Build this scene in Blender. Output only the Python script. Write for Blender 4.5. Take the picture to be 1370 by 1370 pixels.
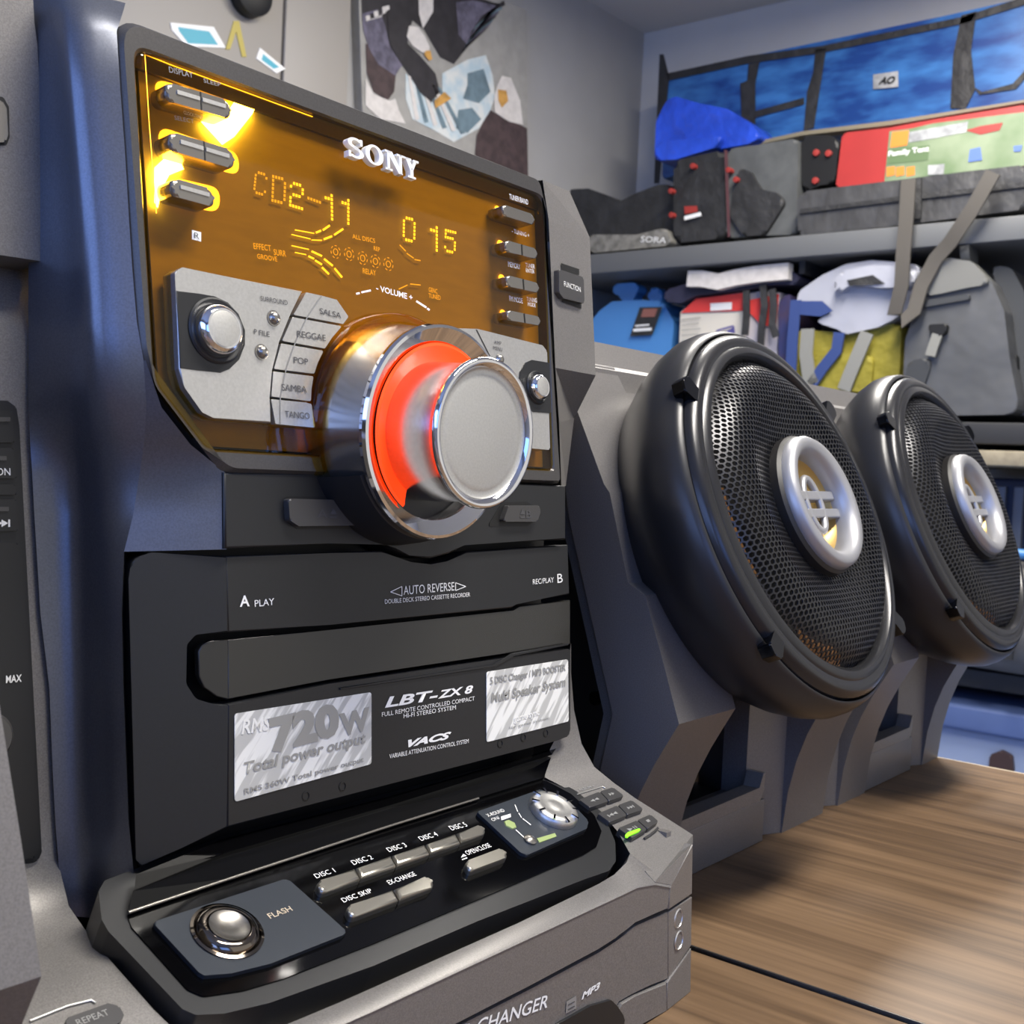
import bpy, bmesh, math, random
from math import sin, cos, radians, degrees, pi, sqrt, atan2
from mathutils import Vector, Matrix
random.seed(7)
for o in list(bpy.data.objects): bpy.data.objects.remove(o, do_unlink=True)
S = bpy.context.scene
COL = S.collection
V = Vector

# ------------------------------------------------------------------ camera
CZ = 0.993                                   # lens height above the floor; the desk top is at 0.75
FPX, YAW, TILT, ROLL = 1560.0, 51.3, 2.3, 2.75
a_, t_, r_ = radians(YAW), radians(TILT), radians(ROLL)
cF = V((sin(a_)*cos(t_), cos(a_)*cos(t_), -sin(t_)))
r0 = V((cos(a_), -sin(a_), 0)); u0 = r0.cross(cF)
cR = r0*cos(r_) + u0*sin(r_); cU = r0*-sin(r_) + u0*cos(r_)
CAM = V((0, 0, CZ))
cd = bpy.data.cameras.new('camera'); cam = bpy.data.objects.new('camera', cd); COL.objects.link(cam)
cam.matrix_world = Matrix(((cR.x, cU.x, -cF.x, 0), (cR.y, cU.y, -cF.y, 0), (cR.z, cU.z, -cF.z, CZ), (0, 0, 0, 1)))
cd.sensor_width = 36.0; cd.sensor_fit = 'HORIZONTAL'; cd.lens = 36.0*FPX/1370.0
cd.clip_start = 0.01; cd.clip_end = 50
cd.dof.use_dof = True; cd.dof.focus_distance = 0.50; cd.dof.aperture_fstop = 30.0
S.camera = cam

# ------------------------------------------------------------------ world, lights, exposure
W = bpy.data.worlds.new('world'); S.world = W; W.use_nodes = True
bg = W.node_tree.nodes['Background']; bg.inputs[0].default_value = (1.0, 0.97, 0.93, 1); bg.inputs[1].default_value = 0.70
S.view_settings.view_transform = 'Standard'; S.view_settings.look = 'None'
S.view_settings.exposure = 0.22; S.view_settings.gamma = 1.0; S.view_settings.use_curve_mapping = False
def area(name, loc, target, sx, sy, power, col):
    l = bpy.data.lights.new(name, 'AREA'); l.shape = 'RECTANGLE'; l.size = sx; l.size_y = sy; l.energy = power; l.color = col
    o = bpy.data.objects.new(name, l); COL.objects.link(o); o.location = loc
    o.rotation_euler = (V(target)-V(loc)).to_track_quat('-Z', 'Y').to_euler(); return o
area('ceiling_lamp_light', (0.75, -0.25, 2.44), (0.75, -0.25, 0), 1.1, 0.25, 46, (1.0, 0.95, 0.87))
area('far_ceiling_lamp_light', (2.1, 0.9, 2.44), (2.1, 0.9, 0), 1.1, 0.25, 44, (1.0, 0.95, 0.88))
area('window_light', (-1.72, 0.40, 1.62), (0.6, 0.40, 1.62), 3.2, 0.9, 11, (0.45, 0.60, 1.0))

# ------------------------------------------------------------------ materials
def lin(c):
    def f(x):
        x = x/255.0
        return x/12.92 if x <= 0.04045 else ((x+0.055)/1.055)**2.4
    return (f(c[0]), f(c[1]), f(c[2]), 1)
MATS = {}
def M(name, col, rough=0.5, metal=0.0, spec=0.5, coat=0.0, noise=0.0, nscale=300, bump=0.0, emit=None, estr=0.0, col2=None, alpha=1.0, stretch=(1, 1, 1)):
    m = bpy.data.materials.new(name); m.use_nodes = True; nt = m.node_tree; b = nt.nodes['Principled BSDF']
    c = lin(col); b.inputs['Base Color'].default_value = c
    b.inputs['Roughness'].default_value = rough; b.inputs['Metallic'].default_value = metal
    b.inputs['Specular IOR Level'].default_value = spec; b.inputs['Coat Weight'].default_value = coat
    b.inputs['Coat Roughness'].default_value = 0.06
    if emit: b.inputs['Emission Color'].default_value = lin(emit); b.inputs['Emission Strength'].default_value = estr
    if noise or bump or col2:
        tc = nt.nodes.new('ShaderNodeTexCoord'); mp = nt.nodes.new('ShaderNodeMapping'); mp.inputs['Scale'].default_value = stretch
        nz = nt.nodes.new('ShaderNodeTexNoise'); nz.inputs['Scale'].default_value = nscale; nz.inputs['Detail'].default_value = 3
        nt.links.new(tc.outputs['Object'], mp.inputs['Vector']); nt.links.new(mp.outputs[0], nz.inputs['Vector'])
        if noise or col2:
            rp = nt.nodes.new('ShaderNodeValToRGB'); rp.color_ramp.elements[0].position = 0.35; rp.color_ramp.elements[1].position = 0.65
            c2 = lin(col2) if col2 else tuple(min(1, x*(1+noise)) for x in c[:3])+(1,)
            c1 = c if col2 else tuple(x*(1-noise) for x in c[:3])+(1,)
            rp.color_ramp.elements[0].color = c1; rp.color_ramp.elements[1].color = c2
            nt.links.new(nz.outputs[0], rp.inputs[0]); nt.links.new(rp.outputs[0], b.inputs['Base Color'])
        if bump:
            bp = nt.nodes.new('ShaderNodeBump'); bp.inputs['Strength'].default_value = bump; bp.inputs['Distance'].default_value = 0.002 if nscale > 60 else 0.03
            nt.links.new(nz.outputs[0], bp.inputs['Height']); nt.links.new(bp.outputs[0], b.inputs['Normal'])
    MATS[name] = m; return m
body = M('body_graphite', (124, 121, 118), 0.40, 0.4, 0.5, noise=0.16, nscale=1800)
frame_m = M('frame_graphite', (76, 74, 73), 0.36, 0.4, 0.5, noise=0.1, nscale=1500)
sidem = M('tower_side_satin', (98, 101, 110), 0.34, 0.65, 0.5, noise=0.1, nscale=1500)
dark = M('satin_black_plastic', (27, 28, 30), 0.42, 0.0, 0.45)
doorm = M('door_black_plastic', (27, 28, 30), 0.40, 0.0, 0.45, noise=0.08, nscale=900)
black = M('matt_black', (9, 9, 10), 0.55)
gloss = M('gloss_black', (5, 5, 6), 0.08, 0.0, 0.32)
winm = M('smoked_window', (40, 39, 36), 0.22, 0.0, 0.5)
silver = M('satin_silver', (196, 195, 192), 0.36, 0.85, 0.5, noise=0.05, nscale=900)
knobm = M('brushed_aluminium', (205, 205, 205), 0.24, 1.0, 0.5, noise=0.04, nscale=700)
facem = M('knob_face_silver', (196, 195, 190), 0.45, 0.8, 0.5, noise=0.05, nscale=1200)
chrome = M('chrome', (225, 225, 228), 0.06, 1.0)
barrelm = M('frosted_chrome', (190, 186, 180), 0.22, 0.95)
btn = M('button_metal', (150, 146, 140), 0.26, 0.9)
btnd = M('button_dark', (74, 73, 73), 0.35, 0.4)
discb = M('disc_button_metal', (172, 168, 158), 0.28, 0.9)
slate = M('slate_panel', (40, 46, 54), 0.38, 0.1, 0.5)
white = M('print_white', (235, 235, 232), 0.5, emit=(235, 235, 232), estr=0.0)
greyp = M('print_grey', (70, 70, 72), 0.5)
silp = M('print_silver', (150, 150, 148), 0.4, 0.3)
orange = M('orange_backlight', (255, 70, 10), 0.4, emit=(255, 62, 10), estr=0.9)
ledw = M('warm_white_led', (255, 240, 200), 0.4, emit=(255, 235, 190), estr=45.0)
ledy = M('amber_light_guide', (255, 190, 60), 0.4, emit=(255, 205, 110), estr=4.5)
vfd = M('display_segments', (220, 190, 70), 0.4, emit=(255, 225, 120), estr=2.2)
vfdd = M('display_segments_dim', (180, 150, 60), 0.4, emit=(255, 215, 110), estr=0.9)
green = M('green_led', (120, 220, 40), 0.4, emit=(120, 225, 30), estr=1.2)
greend = M('green_lens', (150, 165, 110), 0.2, emit=(140, 170, 70), estr=0.05)
plate = M('display_plate', (140, 136, 100), 0.5, 0.0, 0.3, noise=0.05, nscale=60, stretch=(1, 1, 6))
blackprint = M('print_black', (18, 18, 18), 0.5)
def lens_mat(name, tint, rough=0.03, f0=0.08):
    m = bpy.data.materials.new(name); m.use_nodes = True; nt = m.node_tree; nt.nodes.clear()
    out = nt.nodes.new('ShaderNodeOutputMaterial'); mix = nt.nodes.new('ShaderNodeMixShader'); tr = nt.nodes.new('ShaderNodeBsdfTransparent')
    gl = nt.nodes.new('ShaderNodeBsdfGlossy'); fr = nt.nodes.new('ShaderNodeFresnel'); fr.inputs[0].default_value = 1.38
    tr.inputs[0].default_value = tint+(1,); gl.inputs['Roughness'].default_value = rough
    ge = nt.nodes.new('ShaderNodeNewGeometry'); iv = nt.nodes.new('ShaderNodeMath'); iv.operation = 'SUBTRACT'; iv.inputs[0].default_value = 1.0; mu = nt.nodes.new('ShaderNodeMath'); mu.operation = 'MULTIPLY'
    nt.links.new(ge.outputs['Backfacing'], iv.inputs[1]); nt.links.new(iv.outputs[0], mu.inputs[0]); nt.links.new(fr.outputs[0], mu.inputs[1]); nt.links.new(mu.outputs[0], mix.inputs[0]); nt.links.new(tr.outputs[0], mix.inputs[1]); nt.links.new(gl.outputs[0], mix.inputs[2]); nt.links.new(mix.outputs[0], out.inputs[0])
    return m
amber = lens_mat('amber_lens', (0.92, 0.73, 0.22))

# ------------------------------------------------------------------ geometry helpers
class Pl:                                        # a plane with its outward normal; o moves it outwards
    def __init__(s, p, n): s.p = V(p); s.n = V(n).normalized()
    def __call__(s, o): return Pl(s.p + s.n*o, s.n)
def H(q, pl):                                    # the point of plane pl seen at photograph position q
    d = cF*FPX + cR*(q[0]-685) + cU*(685-q[1])
    return CAM + d*((pl.p-CAM).dot(pl.n)/d.dot(pl.n))
def lean(y, z, L): return Pl((0, y, CZ+z), (0, -cos(radians(L)), sin(radians(L))))
DISP = lean(.336, 0, 8); DOOR = lean(.34, 0, 5); PW = lean(.378, 0, 5)
DECK = Pl((0, .33, CZ-.15), (0, -sin(radians(25)), cos(radians(25))))
def YP(y): return Pl((0, y, 0), (0, -1, 0))
def XP(x): return Pl((x, 0, 0), (-1, 0, 0))
def ZP(z): return Pl((0, 0, z), (0, 0, 1))
def facet(px, sgn, ang=17):
    p = H(px, DOOR); n = DOOR.n*cos(radians(ang)) + V((sgn, 0, 0))*sin(radians(ang)); return Pl(p, n)
FACL = facet((304, 800), -1)
def empty(name, loc, label, cat, group=None):
    o = bpy.data.objects.new(name, None); COL.objects.link(o); o.location = loc; o['label'] = label; o['category'] = cat
    o.empty_display_size = 0.02
    if group: o['group'] = group
    return o
def obj(name, me, mat, parent=None, kind=None):
    o = bpy.data.objects.new(name, me); COL.objects.link(o)
    if mat: me.materials.append(mat)
    if parent:
        o.parent = parent                      # part meshes are built in place, so only the thing's own Empty is undone
        if parent.type == 'EMPTY': o.matrix_parent_inverse = Matrix.Translation(-parent.location)
    if kind: o['kind'] = kind
    return o
def tag(o, label, cat, group=None):
    o['label'] = label; o['category'] = cat
    if group: o['group'] = group
    return o
def bm_obj(name, bm, mat, parent=None, smooth=False, kind=None, ang=40):
    bmesh.ops.recalc_face_normals(bm, faces=bm.faces)
    if smooth == 'keep':
        for e in bm.edges:
            if len(e.link_faces) == 2 and e.calc_face_angle(0) > radians(ang): e.smooth = False
    elif smooth:
        for f in bm.faces: f.smooth = True
        for e in bm.edges:
            if len(e.link_faces) == 2 and e.calc_face_angle(0) > radians(ang): e.smooth = False
    me = bpy.data.meshes.new(name); bm.to_mesh(me); bm.free()
    return obj(name, me, mat, parent, kind)
def basis(n):
    e = V((1, 0, 0)); e = (e - n*e.dot(n))
    if e.length < 0.05: e = V((0, -1, 0)) - n*(-n.y)
    e.normalize(); return e, n.cross(e)
def rounded(pts, n, r, seg=5):                   # round the corners of a planar polygon by r metres (number or list)
    if not r: return pts
    N = len(pts); out = []
    for i in range(N):
        ri = r[i] if isinstance(r, (list, tuple)) else r
        p, a, b = pts[i], pts[i-1], pts[(i+1) % N]
        va, vb = (a-p), (b-p); la, lb = va.length, vb.length
        if ri <= 0 or la < 1e-7 or lb < 1e-7: out.append(p); continue
        va /= la; vb /= lb; th = va.angle(vb)
        if th > radians(176): out.append(p); continue
        d = min(ri/math.tan(th/2), la*.49, lb*.49)
        p0, p1 = p+va*d, p+vb*d
        for k in range(seg+1):
            t = k/seg; out.append(p0*(1-t)**2 + p*2*t*(1-t) + p1*t*t)
    return out
def add_prism(bm, pts, n, th, bev=0.0, bseg=2):
    f = [bm.verts.new(p) for p in pts]; b = [bm.verts.new(p - n*th) for p in pts]; N = len(pts)
    top = bm.faces.new(f); bm.faces.new(b[::-1])
    for i in range(N): bm.faces.new((f[i], b[i], b[(i+1) % N], f[(i+1) % N]))
    if bev:
        r = bmesh.ops.bevel(bm, geom=list(top.edges), offset=bev, segments=bseg, affect='EDGES', profile=0.5, clamp_overlap=True)
        for q in r['faces']: q.smooth = True
def prism(name, px, pl, th, mat, parent, r=0, bev=0.0004, o=0, smooth=True, kind=None, bseg=2):
    p = pl(o) if o else pl
    pts = rounded([H(q, p) for q in px], p.n, r); bm = bmesh.new(); add_prism(bm, pts, p.n, th, bev, bseg)
    return bm_obj(name, bm, mat, parent, 'keep', kind)
def prism3(name, pts, n, th, mat, parent, r=0, bev=0.0, bseg=2, kind=None):
    n = V(n).normalized(); bm = bmesh.new(); add_prism(bm, rounded([V(p) for p in pts], n, r), n, th, bev, bseg)
    return bm_obj(name, bm, mat, parent, 'keep', kind)
def multi(name, parts, th, mat, parent, bev=0.0):
    bm = bmesh.new()
    for px, pl, r in parts: add_prism(bm, rounded([H(q, pl) for q in px], pl.n, r), pl.n, th, bev)
    return bm_obj(name, bm, mat, parent, 'keep')
def box(name, x0, x1, y0, y1, z0, z1, mat, parent=None, bev=0.0, kind=None):
    bm = bmesh.new()
    v = [bm.verts.new((x, y, z)) for x in (x0, x1) for y in (y0, y1) for z in (z0, z1)]
    for f in ((0, 1, 3, 2), (4, 6, 7, 5), (0, 4, 5, 1), (2, 3, 7, 6), (0, 2, 6, 4), (1, 5, 7, 3)): bm.faces.new([v[i] for i in f])
    if bev: bmesh.ops.bevel(bm, geom=list(bm.edges), offset=bev, segments=3, affect='EDGES', profile=0.5)
    return bm_obj(name, bm, mat, parent, bool(bev), kind)
def lathe(name, c, axis, prof, mat, parent, seg=64, a0=0, a1=2*pi, ang=35):
    ax = V(axis).normalized(); e, u = basis(ax); bm = bmesh.new(); full = abs(a1-a0-2*pi) < 1e-6
    n = seg if full else seg+1; rings = []
    for r, h in prof:
        if r < 1e-6: rings.append([bm.verts.new(V(c)+ax*h)]); continue
        rings.append([bm.verts.new(V(c)+ax*h+(e*cos(a0+(a1-a0)*k/seg)+u*sin(a0+(a1-a0)*k/seg))*r) for k in range(n)])
    for A, B in zip(rings, rings[1:]):
        for k in range(seg):
            j = (k+1) % n
            if len(A) == 1 and len(B) == 1: continue
            if len(A) == 1: bm.faces.new((A[0], B[k], B[j]))
            elif len(B) == 1: bm.faces.new((A[k], B[0], A[j]))
            else: bm.faces.new((A[k], B[k], B[j], A[j]))
    return bm_obj(name, bm, mat, parent, True, ang=ang)
def loft(name, rows, mat, parent, smooth=True, sub=0, th=0.0, ang=60):
    bm = bmesh.new(); g = [[bm.verts.new(p) for p in r] for r in rows]
    for A, B in zip(g, g[1:]):
        for k in range(len(A)-1): bm.faces.new((A[k], A[k+1], B[k+1], B[k]))
    bmesh.ops.remove_doubles(bm, verts=bm.verts, dist=1e-6)
    o = bm_obj(name, bm, mat, parent, smooth, ang=ang)
    if th:
        md = o.modifiers.new('thickness', 'SOLIDIFY'); md.thickness = th; md.offset = -1
    if sub:
        md = o.modifiers.new('smooth', 'SUBSURF'); md.levels = sub; md.render_levels = sub
    return o
def tube(name, pts, r, mat, parent=None, seg=8, closed=False, rs=None):
    bm = bmesh.new(); pts = [V(p) for p in pts]; N = len(pts); rings = []; up = V((0.13, 0.2, 1)).normalized()
    for i, p in enumerate(pts):
        d = ((pts[(i+1) % N]-pts[i-1]) if closed or 0 < i < N-1 else (pts[1]-pts[0] if i == 0 else pts[-1]-pts[-2])).normalized()
        s = d.cross(up); s = s.normalized() if s.length > 1e-4 else V((1, 0, 0)); w = s.cross(d); rr = rs[i] if rs else r
        rings.append([bm.verts.new(p+(s*cos(2*pi*k/seg)+w*sin(2*pi*k/seg))*rr) for k in range(seg)])
    for i in range(N if closed else N-1):
        A, B = rings[i], rings[(i+1) % N]
        for k in range(seg): bm.faces.new((A[k], A[(k+1) % seg], B[(k+1) % seg], B[k]))
    if not closed: bm.faces.new(rings[0][::-1]); bm.faces.new(rings[-1])
    return bm_obj(name, bm, mat, parent, True, ang=60)
def smooth_row(P, n=4):                          # Catmull-Rom through the points of a row
    out = []
    for i in range(len(P)-1):
        p0, p1, p2, p3 = P[max(i-1, 0)], P[i], P[i+1], P[min(i+2, len(P)-1)]
        for k in range(n):
            t = k/n; out.append((p1*2+(p2-p0)*t+(p0*2-p1*5+p2*4-p3)*t*t+(p1*3-p0-p2*3+p3)*t**3)*.5)
    return out+[P[-1]]
def ribbon(name, pts, w, th, mat, parent=None, side=None):    # flat strap along pts
    bm = bmesh.new(); pts = [V(p) for p in pts]; rows = []
    for i, p in enumerate(pts):
        d = (pts[min(i+1, len(pts)-1)]-pts[max(i-1, 0)]).normalized()
        s = V(side) if side else d.cross(V((1, 0, 0))).normalized(); s = (s - d*s.dot(d)).normalized(); n = d.cross(s)
        rows.append([bm.verts.new(q) for q in (p-s*w/2-n*th/2, p+s*w/2-n*th/2, p+s*w/2+n*th/2, p-s*w/2+n*th/2)])
    for A, B in zip(rows, rows[1:]):
        for k in range(4): bm.faces.new((A[k], A[(k+1) % 4], B[(k+1) % 4], B[k]))
    bm.faces.new(rows[0][::-1]); bm.faces.new(rows[-1])
    return bm_obj(name, bm, mat, parent, True, ang=50)
FONTC = {}
def font_mesh(s, bold=0.0, shear=0.0):
    k = (s, bold, shear)
    if k not in FONTC:
        c = bpy.data.curves.new('lettering', 'FONT'); c.body = s; c.size = 1; c.resolution_u = 3; c.offset = bold; c.shear = shear
        t = bpy.data.objects.new('lettering', c); FONTC[k] = bpy.data.meshes.new_from_object(t)
        bpy.data.objects.remove(t); bpy.data.curves.remove(c)
    return FONTC[k]
def text(s, p0, p1, h, pl, mat, parent, o=0.0003, bold=0.0, shear=0.0, name='lettering', up=None):
    p = pl(o); A, B = H(p0, p), H(p1, p); me = font_mesh(s, bold, shear).copy(); vs = me.vertices
    if not len(vs): return None
    x0 = min(v.co.x for v in vs); x1 = max(v.co.x for v in vs); y0 = min(v.co.y for v in vs); y1 = max(v.co.y for v in vs)
    e = B-A; u = p.n.cross(e.normalized()); Hm = abs((H((p0[0], p0[1]-h), p)-A).dot(u)) if not up else (H(up, p)-A).length
    if up: u = (H(up, p)-A).normalized()
    for v in vs:
        q = A + e*((v.co.x-x0)/(x1-x0)) + u*Hm*((v.co.y-y0)/(y1-y0)); v.co = q
    return obj(name, me, mat, parent)
def polys(name, lst, pl, mat, parent, o=0.0003, kind=None):     # flat printed shapes
    bm = bmesh.new(); p = pl(o)
    for px in lst: bm.faces.new([bm.verts.new(H(q, p)) for q in px])
    for f in bm.faces:
        f.normal_update()
        if f.normal.dot(p.n) < 0: f.normal_flip()
    me = bpy.data.meshes.new(name); bm.to_mesh(me); bm.free(); return obj(name, me, mat, parent, kind)
def stroke(pts, w):                                             # pixel polyline -> quads of width w
    out = []
    for (x0, y0), (x1, y1) in zip(pts, pts[1:]):
        d = math.hypot(x1-x0, y1-y0) or 1; nx, ny = -(y1-y0)/d*w/2, (x1-x0)/d*w/2
        out.append([(x0+nx, y0+ny), (x1+nx, y1+ny), (x1-nx, y1-ny), (x0-nx, y0-ny)])
    return out
def crop(ox, oy, s): return lambda *pts: [(ox+x*s, oy+y*s) for x, y in pts]
cA = crop(150, 40, .25547); cB = crop(430, 150, .27007); cC = crop(200, 330, .21898); cD = crop(420, 400, .26277)
cE = crop(150, 700, .29197); cFf = crop(440, 700, .26277); cG = crop(120, 1000, .29197); cH = crop(500, 980, .32117)
cP = crop(740, 900, .2); cV = crop(300, 180, .23358); cW = crop(400, 1030, .20438)
# ------------------------------------------------------------------ the room
wallm = M('grey_wall_paint', (158, 157, 156), 0.8, noise=0.02, nscale=8)
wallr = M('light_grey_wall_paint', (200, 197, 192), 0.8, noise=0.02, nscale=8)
ceilm = M('ceiling_paint', (205, 201, 195), 0.85)
floorm = M('blue_grey_floor_paint', (105, 118, 150), 0.45, noise=0.05, nscale=6)
XR, YB, CEIL = 3.40, 2.245, 2.49
box('floor', -1.8, XR, -1.8, YB, -0.05, 0, floorm, kind='structure')
box('ceiling', -1.8, XR, -1.8, YB, CEIL, CEIL+.05, ceilm, kind='structure')
box('wall_back', -1.8, XR, YB, YB+.08, 0, CEIL, wallm, kind='structure')
box('wall_right', XR, XR+.08, -1.8, YB, 0, CEIL, wallr, kind='structure')
# ------------------------------------------------------------------ desk
def wood_mat():
    m = bpy.data.materials.new('walnut_laminate'); m.use_nodes = True; nt = m.node_tree; b = nt.nodes['Principled BSDF']
    tc = nt.nodes.new('ShaderNodeTexCoord'); mp = nt.nodes.new('ShaderNodeMapping'); mp.inputs['Scale'].default_value = (1.0, 0.06, 1.0)
    n0 = nt.nodes.new('ShaderNodeTexNoise'); n0.inputs['Scale'].default_value = 14; n0.inputs['Detail'].default_value = 4
    mx = nt.nodes.new('ShaderNodeMath'); mx.operation = 'MULTIPLY'; mx.inputs[1].default_value = 14.0
    fr = nt.nodes.new('ShaderNodeMath'); fr.operation = 'PINGPONG'; fr.inputs[1].default_value = 1.0
    n1 = nt.nodes.new('ShaderNodeTexNoise'); n1.inputs['Scale'].default_value = 220; n1.inputs['Detail'].default_value = 4
    mp1 = nt.nodes.new('ShaderNodeMapping'); mp1.inputs['Scale'].default_value = (1.0, 0.035, 1.0)
    ad = nt.nodes.new('ShaderNodeMath'); ad.operation = 'MULTIPLY_ADD'; ad.inputs[1].default_value = 0.34
    rp = nt.nodes.new('ShaderNodeValToRGB'); el = rp.color_ramp.elements
    el[0].position = 0.12; el[0].color = lin((52, 40, 30)); el[1].position = 0.95; el[1].color = lin((126, 101, 75))
    e = el.new(0.45); e.color = lin((92, 72, 52))
    L = nt.links.new
    L(tc.outputs['Object'], mp.inputs[0]); L(mp.outputs[0], n0.inputs['Vector']); L(n0.outputs[0], mx.inputs[0]); L(mx.outputs[0], fr.inputs[0])
    L(tc.outputs['Object'], mp1.inputs[0]); L(mp1.outputs[0], n1.inputs['Vector']); L(fr.outputs[0], ad.inputs[0])
    m2 = nt.nodes.new('ShaderNodeMath'); m2.operation = 'MULTIPLY'; m2.inputs[1].default_value = 0.80
    L(n1.outputs[0], m2.inputs[0]); L(m2.outputs[0], ad.inputs[2]); L(ad.outputs[0], rp.inputs[0]); L(rp.outputs[0], b.inputs['Base Color'])
    b.inputs['Roughness'].default_value = 0.5; b.inputs['Specular IOR Level'].default_value = .35
    return m
wood = wood_mat(); DZ = 0.75; XS = .525
desk = empty('desk', (0.2, 0.3, 0), 'walnut laminate desk carrying the stereo and its loudspeakers', 'desk')
box('tabletop_panel', -.95, XS-.0025, -.32, .74, DZ-.028, DZ, wood, desk, .0012)
box('tabletop_panel', XS+.0025, 1.053, -.32, .74, DZ-.028, DZ, wood, desk, .0012)
box('joint_strip', XS-.0022, XS+.0022, -.32, .74, DZ-.02, DZ-.0008, gloss, desk)
box('joint_trim', XS+.0012, XS+.0024, -.32, .74, DZ-.004, DZ+.0002, btn, desk)
edge = M('pale_edge_band', (205, 190, 165), 0.5)
box('edge_band', 1.0525, 1.0545, -.32, .74, DZ-.028, DZ+.0002, edge, desk)
for x in (-.9, 1.0):
    for y in (-.27, .69): box('leg', x-.02, x+.02, y-.02, y+.02, 0, DZ-.028, black, desk)

# ------------------------------------------------------------------ stereo main unit
U = empty('stereo_system', (.343, .40, DZ), 'graphite mini hi-fi stereo tower with amber display and big silver volume knob', 'stereo')
ZB = DZ; KX, KZ = .3425, CZ+.0117
rel = lambda z: CZ+z
# inner carcass that closes the unit behind its front
box('rear_case', .200, .486, .402, .62, DZ+.004, rel(.118), dark, U)
# --- display frame (a ring of quads between the lens opening and the outer edge, with depth)
inn = [(181, 62), (728, 263), (740, 629), (277, 601), (209, 512)]
out = [(157, 17), (727, 240), (753, 646), (300, 632), (190, 482)]
rin = [.006, .007, .002, .006, .010]; rou = [.010, .006, .002, .012, .018]
pin = rounded([H(q, DISP) for q in inn], DISP.n, rin, 6); pou = rounded([H(q, DISP) for q in out], DISP.n, rou, 6)
N = len(pin); n8 = DISP.n
cen = sum(pin, V())/N
rows = []
def shrink(p, k): return p + (cen-p).normalized()*k
rows.append([p - n8*.012 for p in pou]); rows.append([p - n8*.0022 for p in pou]); rows.append([shrink(p, .0022) for p in pou])
rows.append([shrink(p, -.0012) for p in pin]); rows.append([p - n8*.0010 for p in pin]); rows.append([p - n8*.011 for p in pin])
rows = [r+[r[0]] for r in rows]; assert len(pin) == len(pou)
fr = loft('display_frame', rows, frame_m, U, True, ang=28)
# top of the tower behind the frame
tl, tr_ = H((157, 17), DISP), H((727, 240), DISP)
prism3('top_cover', [tl+V((.004, .002, -.003)), tr_+V((0, .002, -.003)), tr_+V((.012, .26, -.003)), tl+V((-.006, .26, -.003))], (0, 0, 1), .012, frame_m, U)
# plate behind the lens and the lens itself
prism('display_plate', [(183, 66), (727, 266), (739, 626), (279, 597), (212, 511)], DISP, .002, plate, U, r=[.005, .005, .002, .004, .006], bev=0, o=-.0062)
prism('amber_lens', [(182, 64), (728, 265), (740, 628), (278, 600), (210, 512)], DISP, .0040, amber, U, r=rin, bev=.0007, o=.0006)
polys('lens_edge_line', stroke(cA((172, 128), (300, 180), (1050, 455)), .9)+stroke(cA((172, 128), (195, 500), (232, 960)), .9), DISP, ledy, U, o=-.003)
# --- left flank of the tower: dark return, satin chamfer and lower cheek
def mixp(px, t, o): return H(px, DISP(o)).lerp(H(px, FACL(o)), t)
rowsL, rowsF, rowsI = [], [], []
for A, A2, B, C, D, t in [
    ((38, -14), (60, -16), (96, -14), (168, 4), None, 0), ((38, 14), (64, 6), (98, 6), (164, 18), None, 0), ((38, 44), (72, 44), (97, 44), (156, 42), None, 0), ((38, 120), (78, 120), (102, 120), (161, 120), None, 0),
    ((38, 200), (84, 200), (109, 200), (167, 200), None, 0), ((38, 300), (90, 300), (118, 300), (173, 300), None, 0), ((38, 360), (92, 360), (122, 360), (177, 360), None, 0),
    ((38, 430), (90, 430), (126, 430), (183, 430), None, 0), ((38, 482), (92, 482), (130, 482), (192, 482), (195, 482), 0), ((38, 545), (94, 545), (133, 545), (196, 545), (216, 545), .35),
    ((40, 590), (96, 590), (137, 590), (193, 590), (255, 595), .7), ((43, 632), (98, 632), (140, 632), (187, 632), (301, 632), 1), ((46, 690), (100, 690), (142, 690), (178, 690), (302, 690), 1),
    ((49, 738), (101, 738), (142, 738), (166, 738), (303, 735), 1), ((54, 820), (104, 820), (142, 820), (163, 820), 0, 1), ((66, 920), (107, 920), (143, 920), (165, 920), 0, 1),
    ((70, 1020), (110, 1020), (146, 1020), (169, 1020), 0, 1), ((74, 1100), (113, 1100), (149, 1100), (172, 1100), 0, 1), ((80, 1175), (117, 1178), (152, 1178), (180, 1178), 0, 1), ((92, 1225), (127, 1228), (158, 1225), (186, 1200), 0, 1)]:
    k = -.010 if A[1] < 0 else (-.0035 if A[1] < 30 else 0)      # the shoulder rolls back at the top
    row = [H(A, PW(k)), mixp(A2, t, -.021+k), mixp(B, t, -.0075+k), mixp(C, t, -.0010+k)]
    rowsL.append(smooth_row(row))
    if D: rowsF.append([row[3], H(D, DISP(-.0010) if t < 1 else DOOR(.002))])
    if t == 1 and A[1] > 700: rowsI.append([row[3], H((C[0]+5, C[1]), FACL(-.014))])
loft('tower_cheek', rowsL, sidem, U, True, ang=180)
loft('cheek_facet', rowsF, sidem, U, True, ang=180)
loft('door_jamb', rowsI, black, U, True, ang=180)
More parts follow.
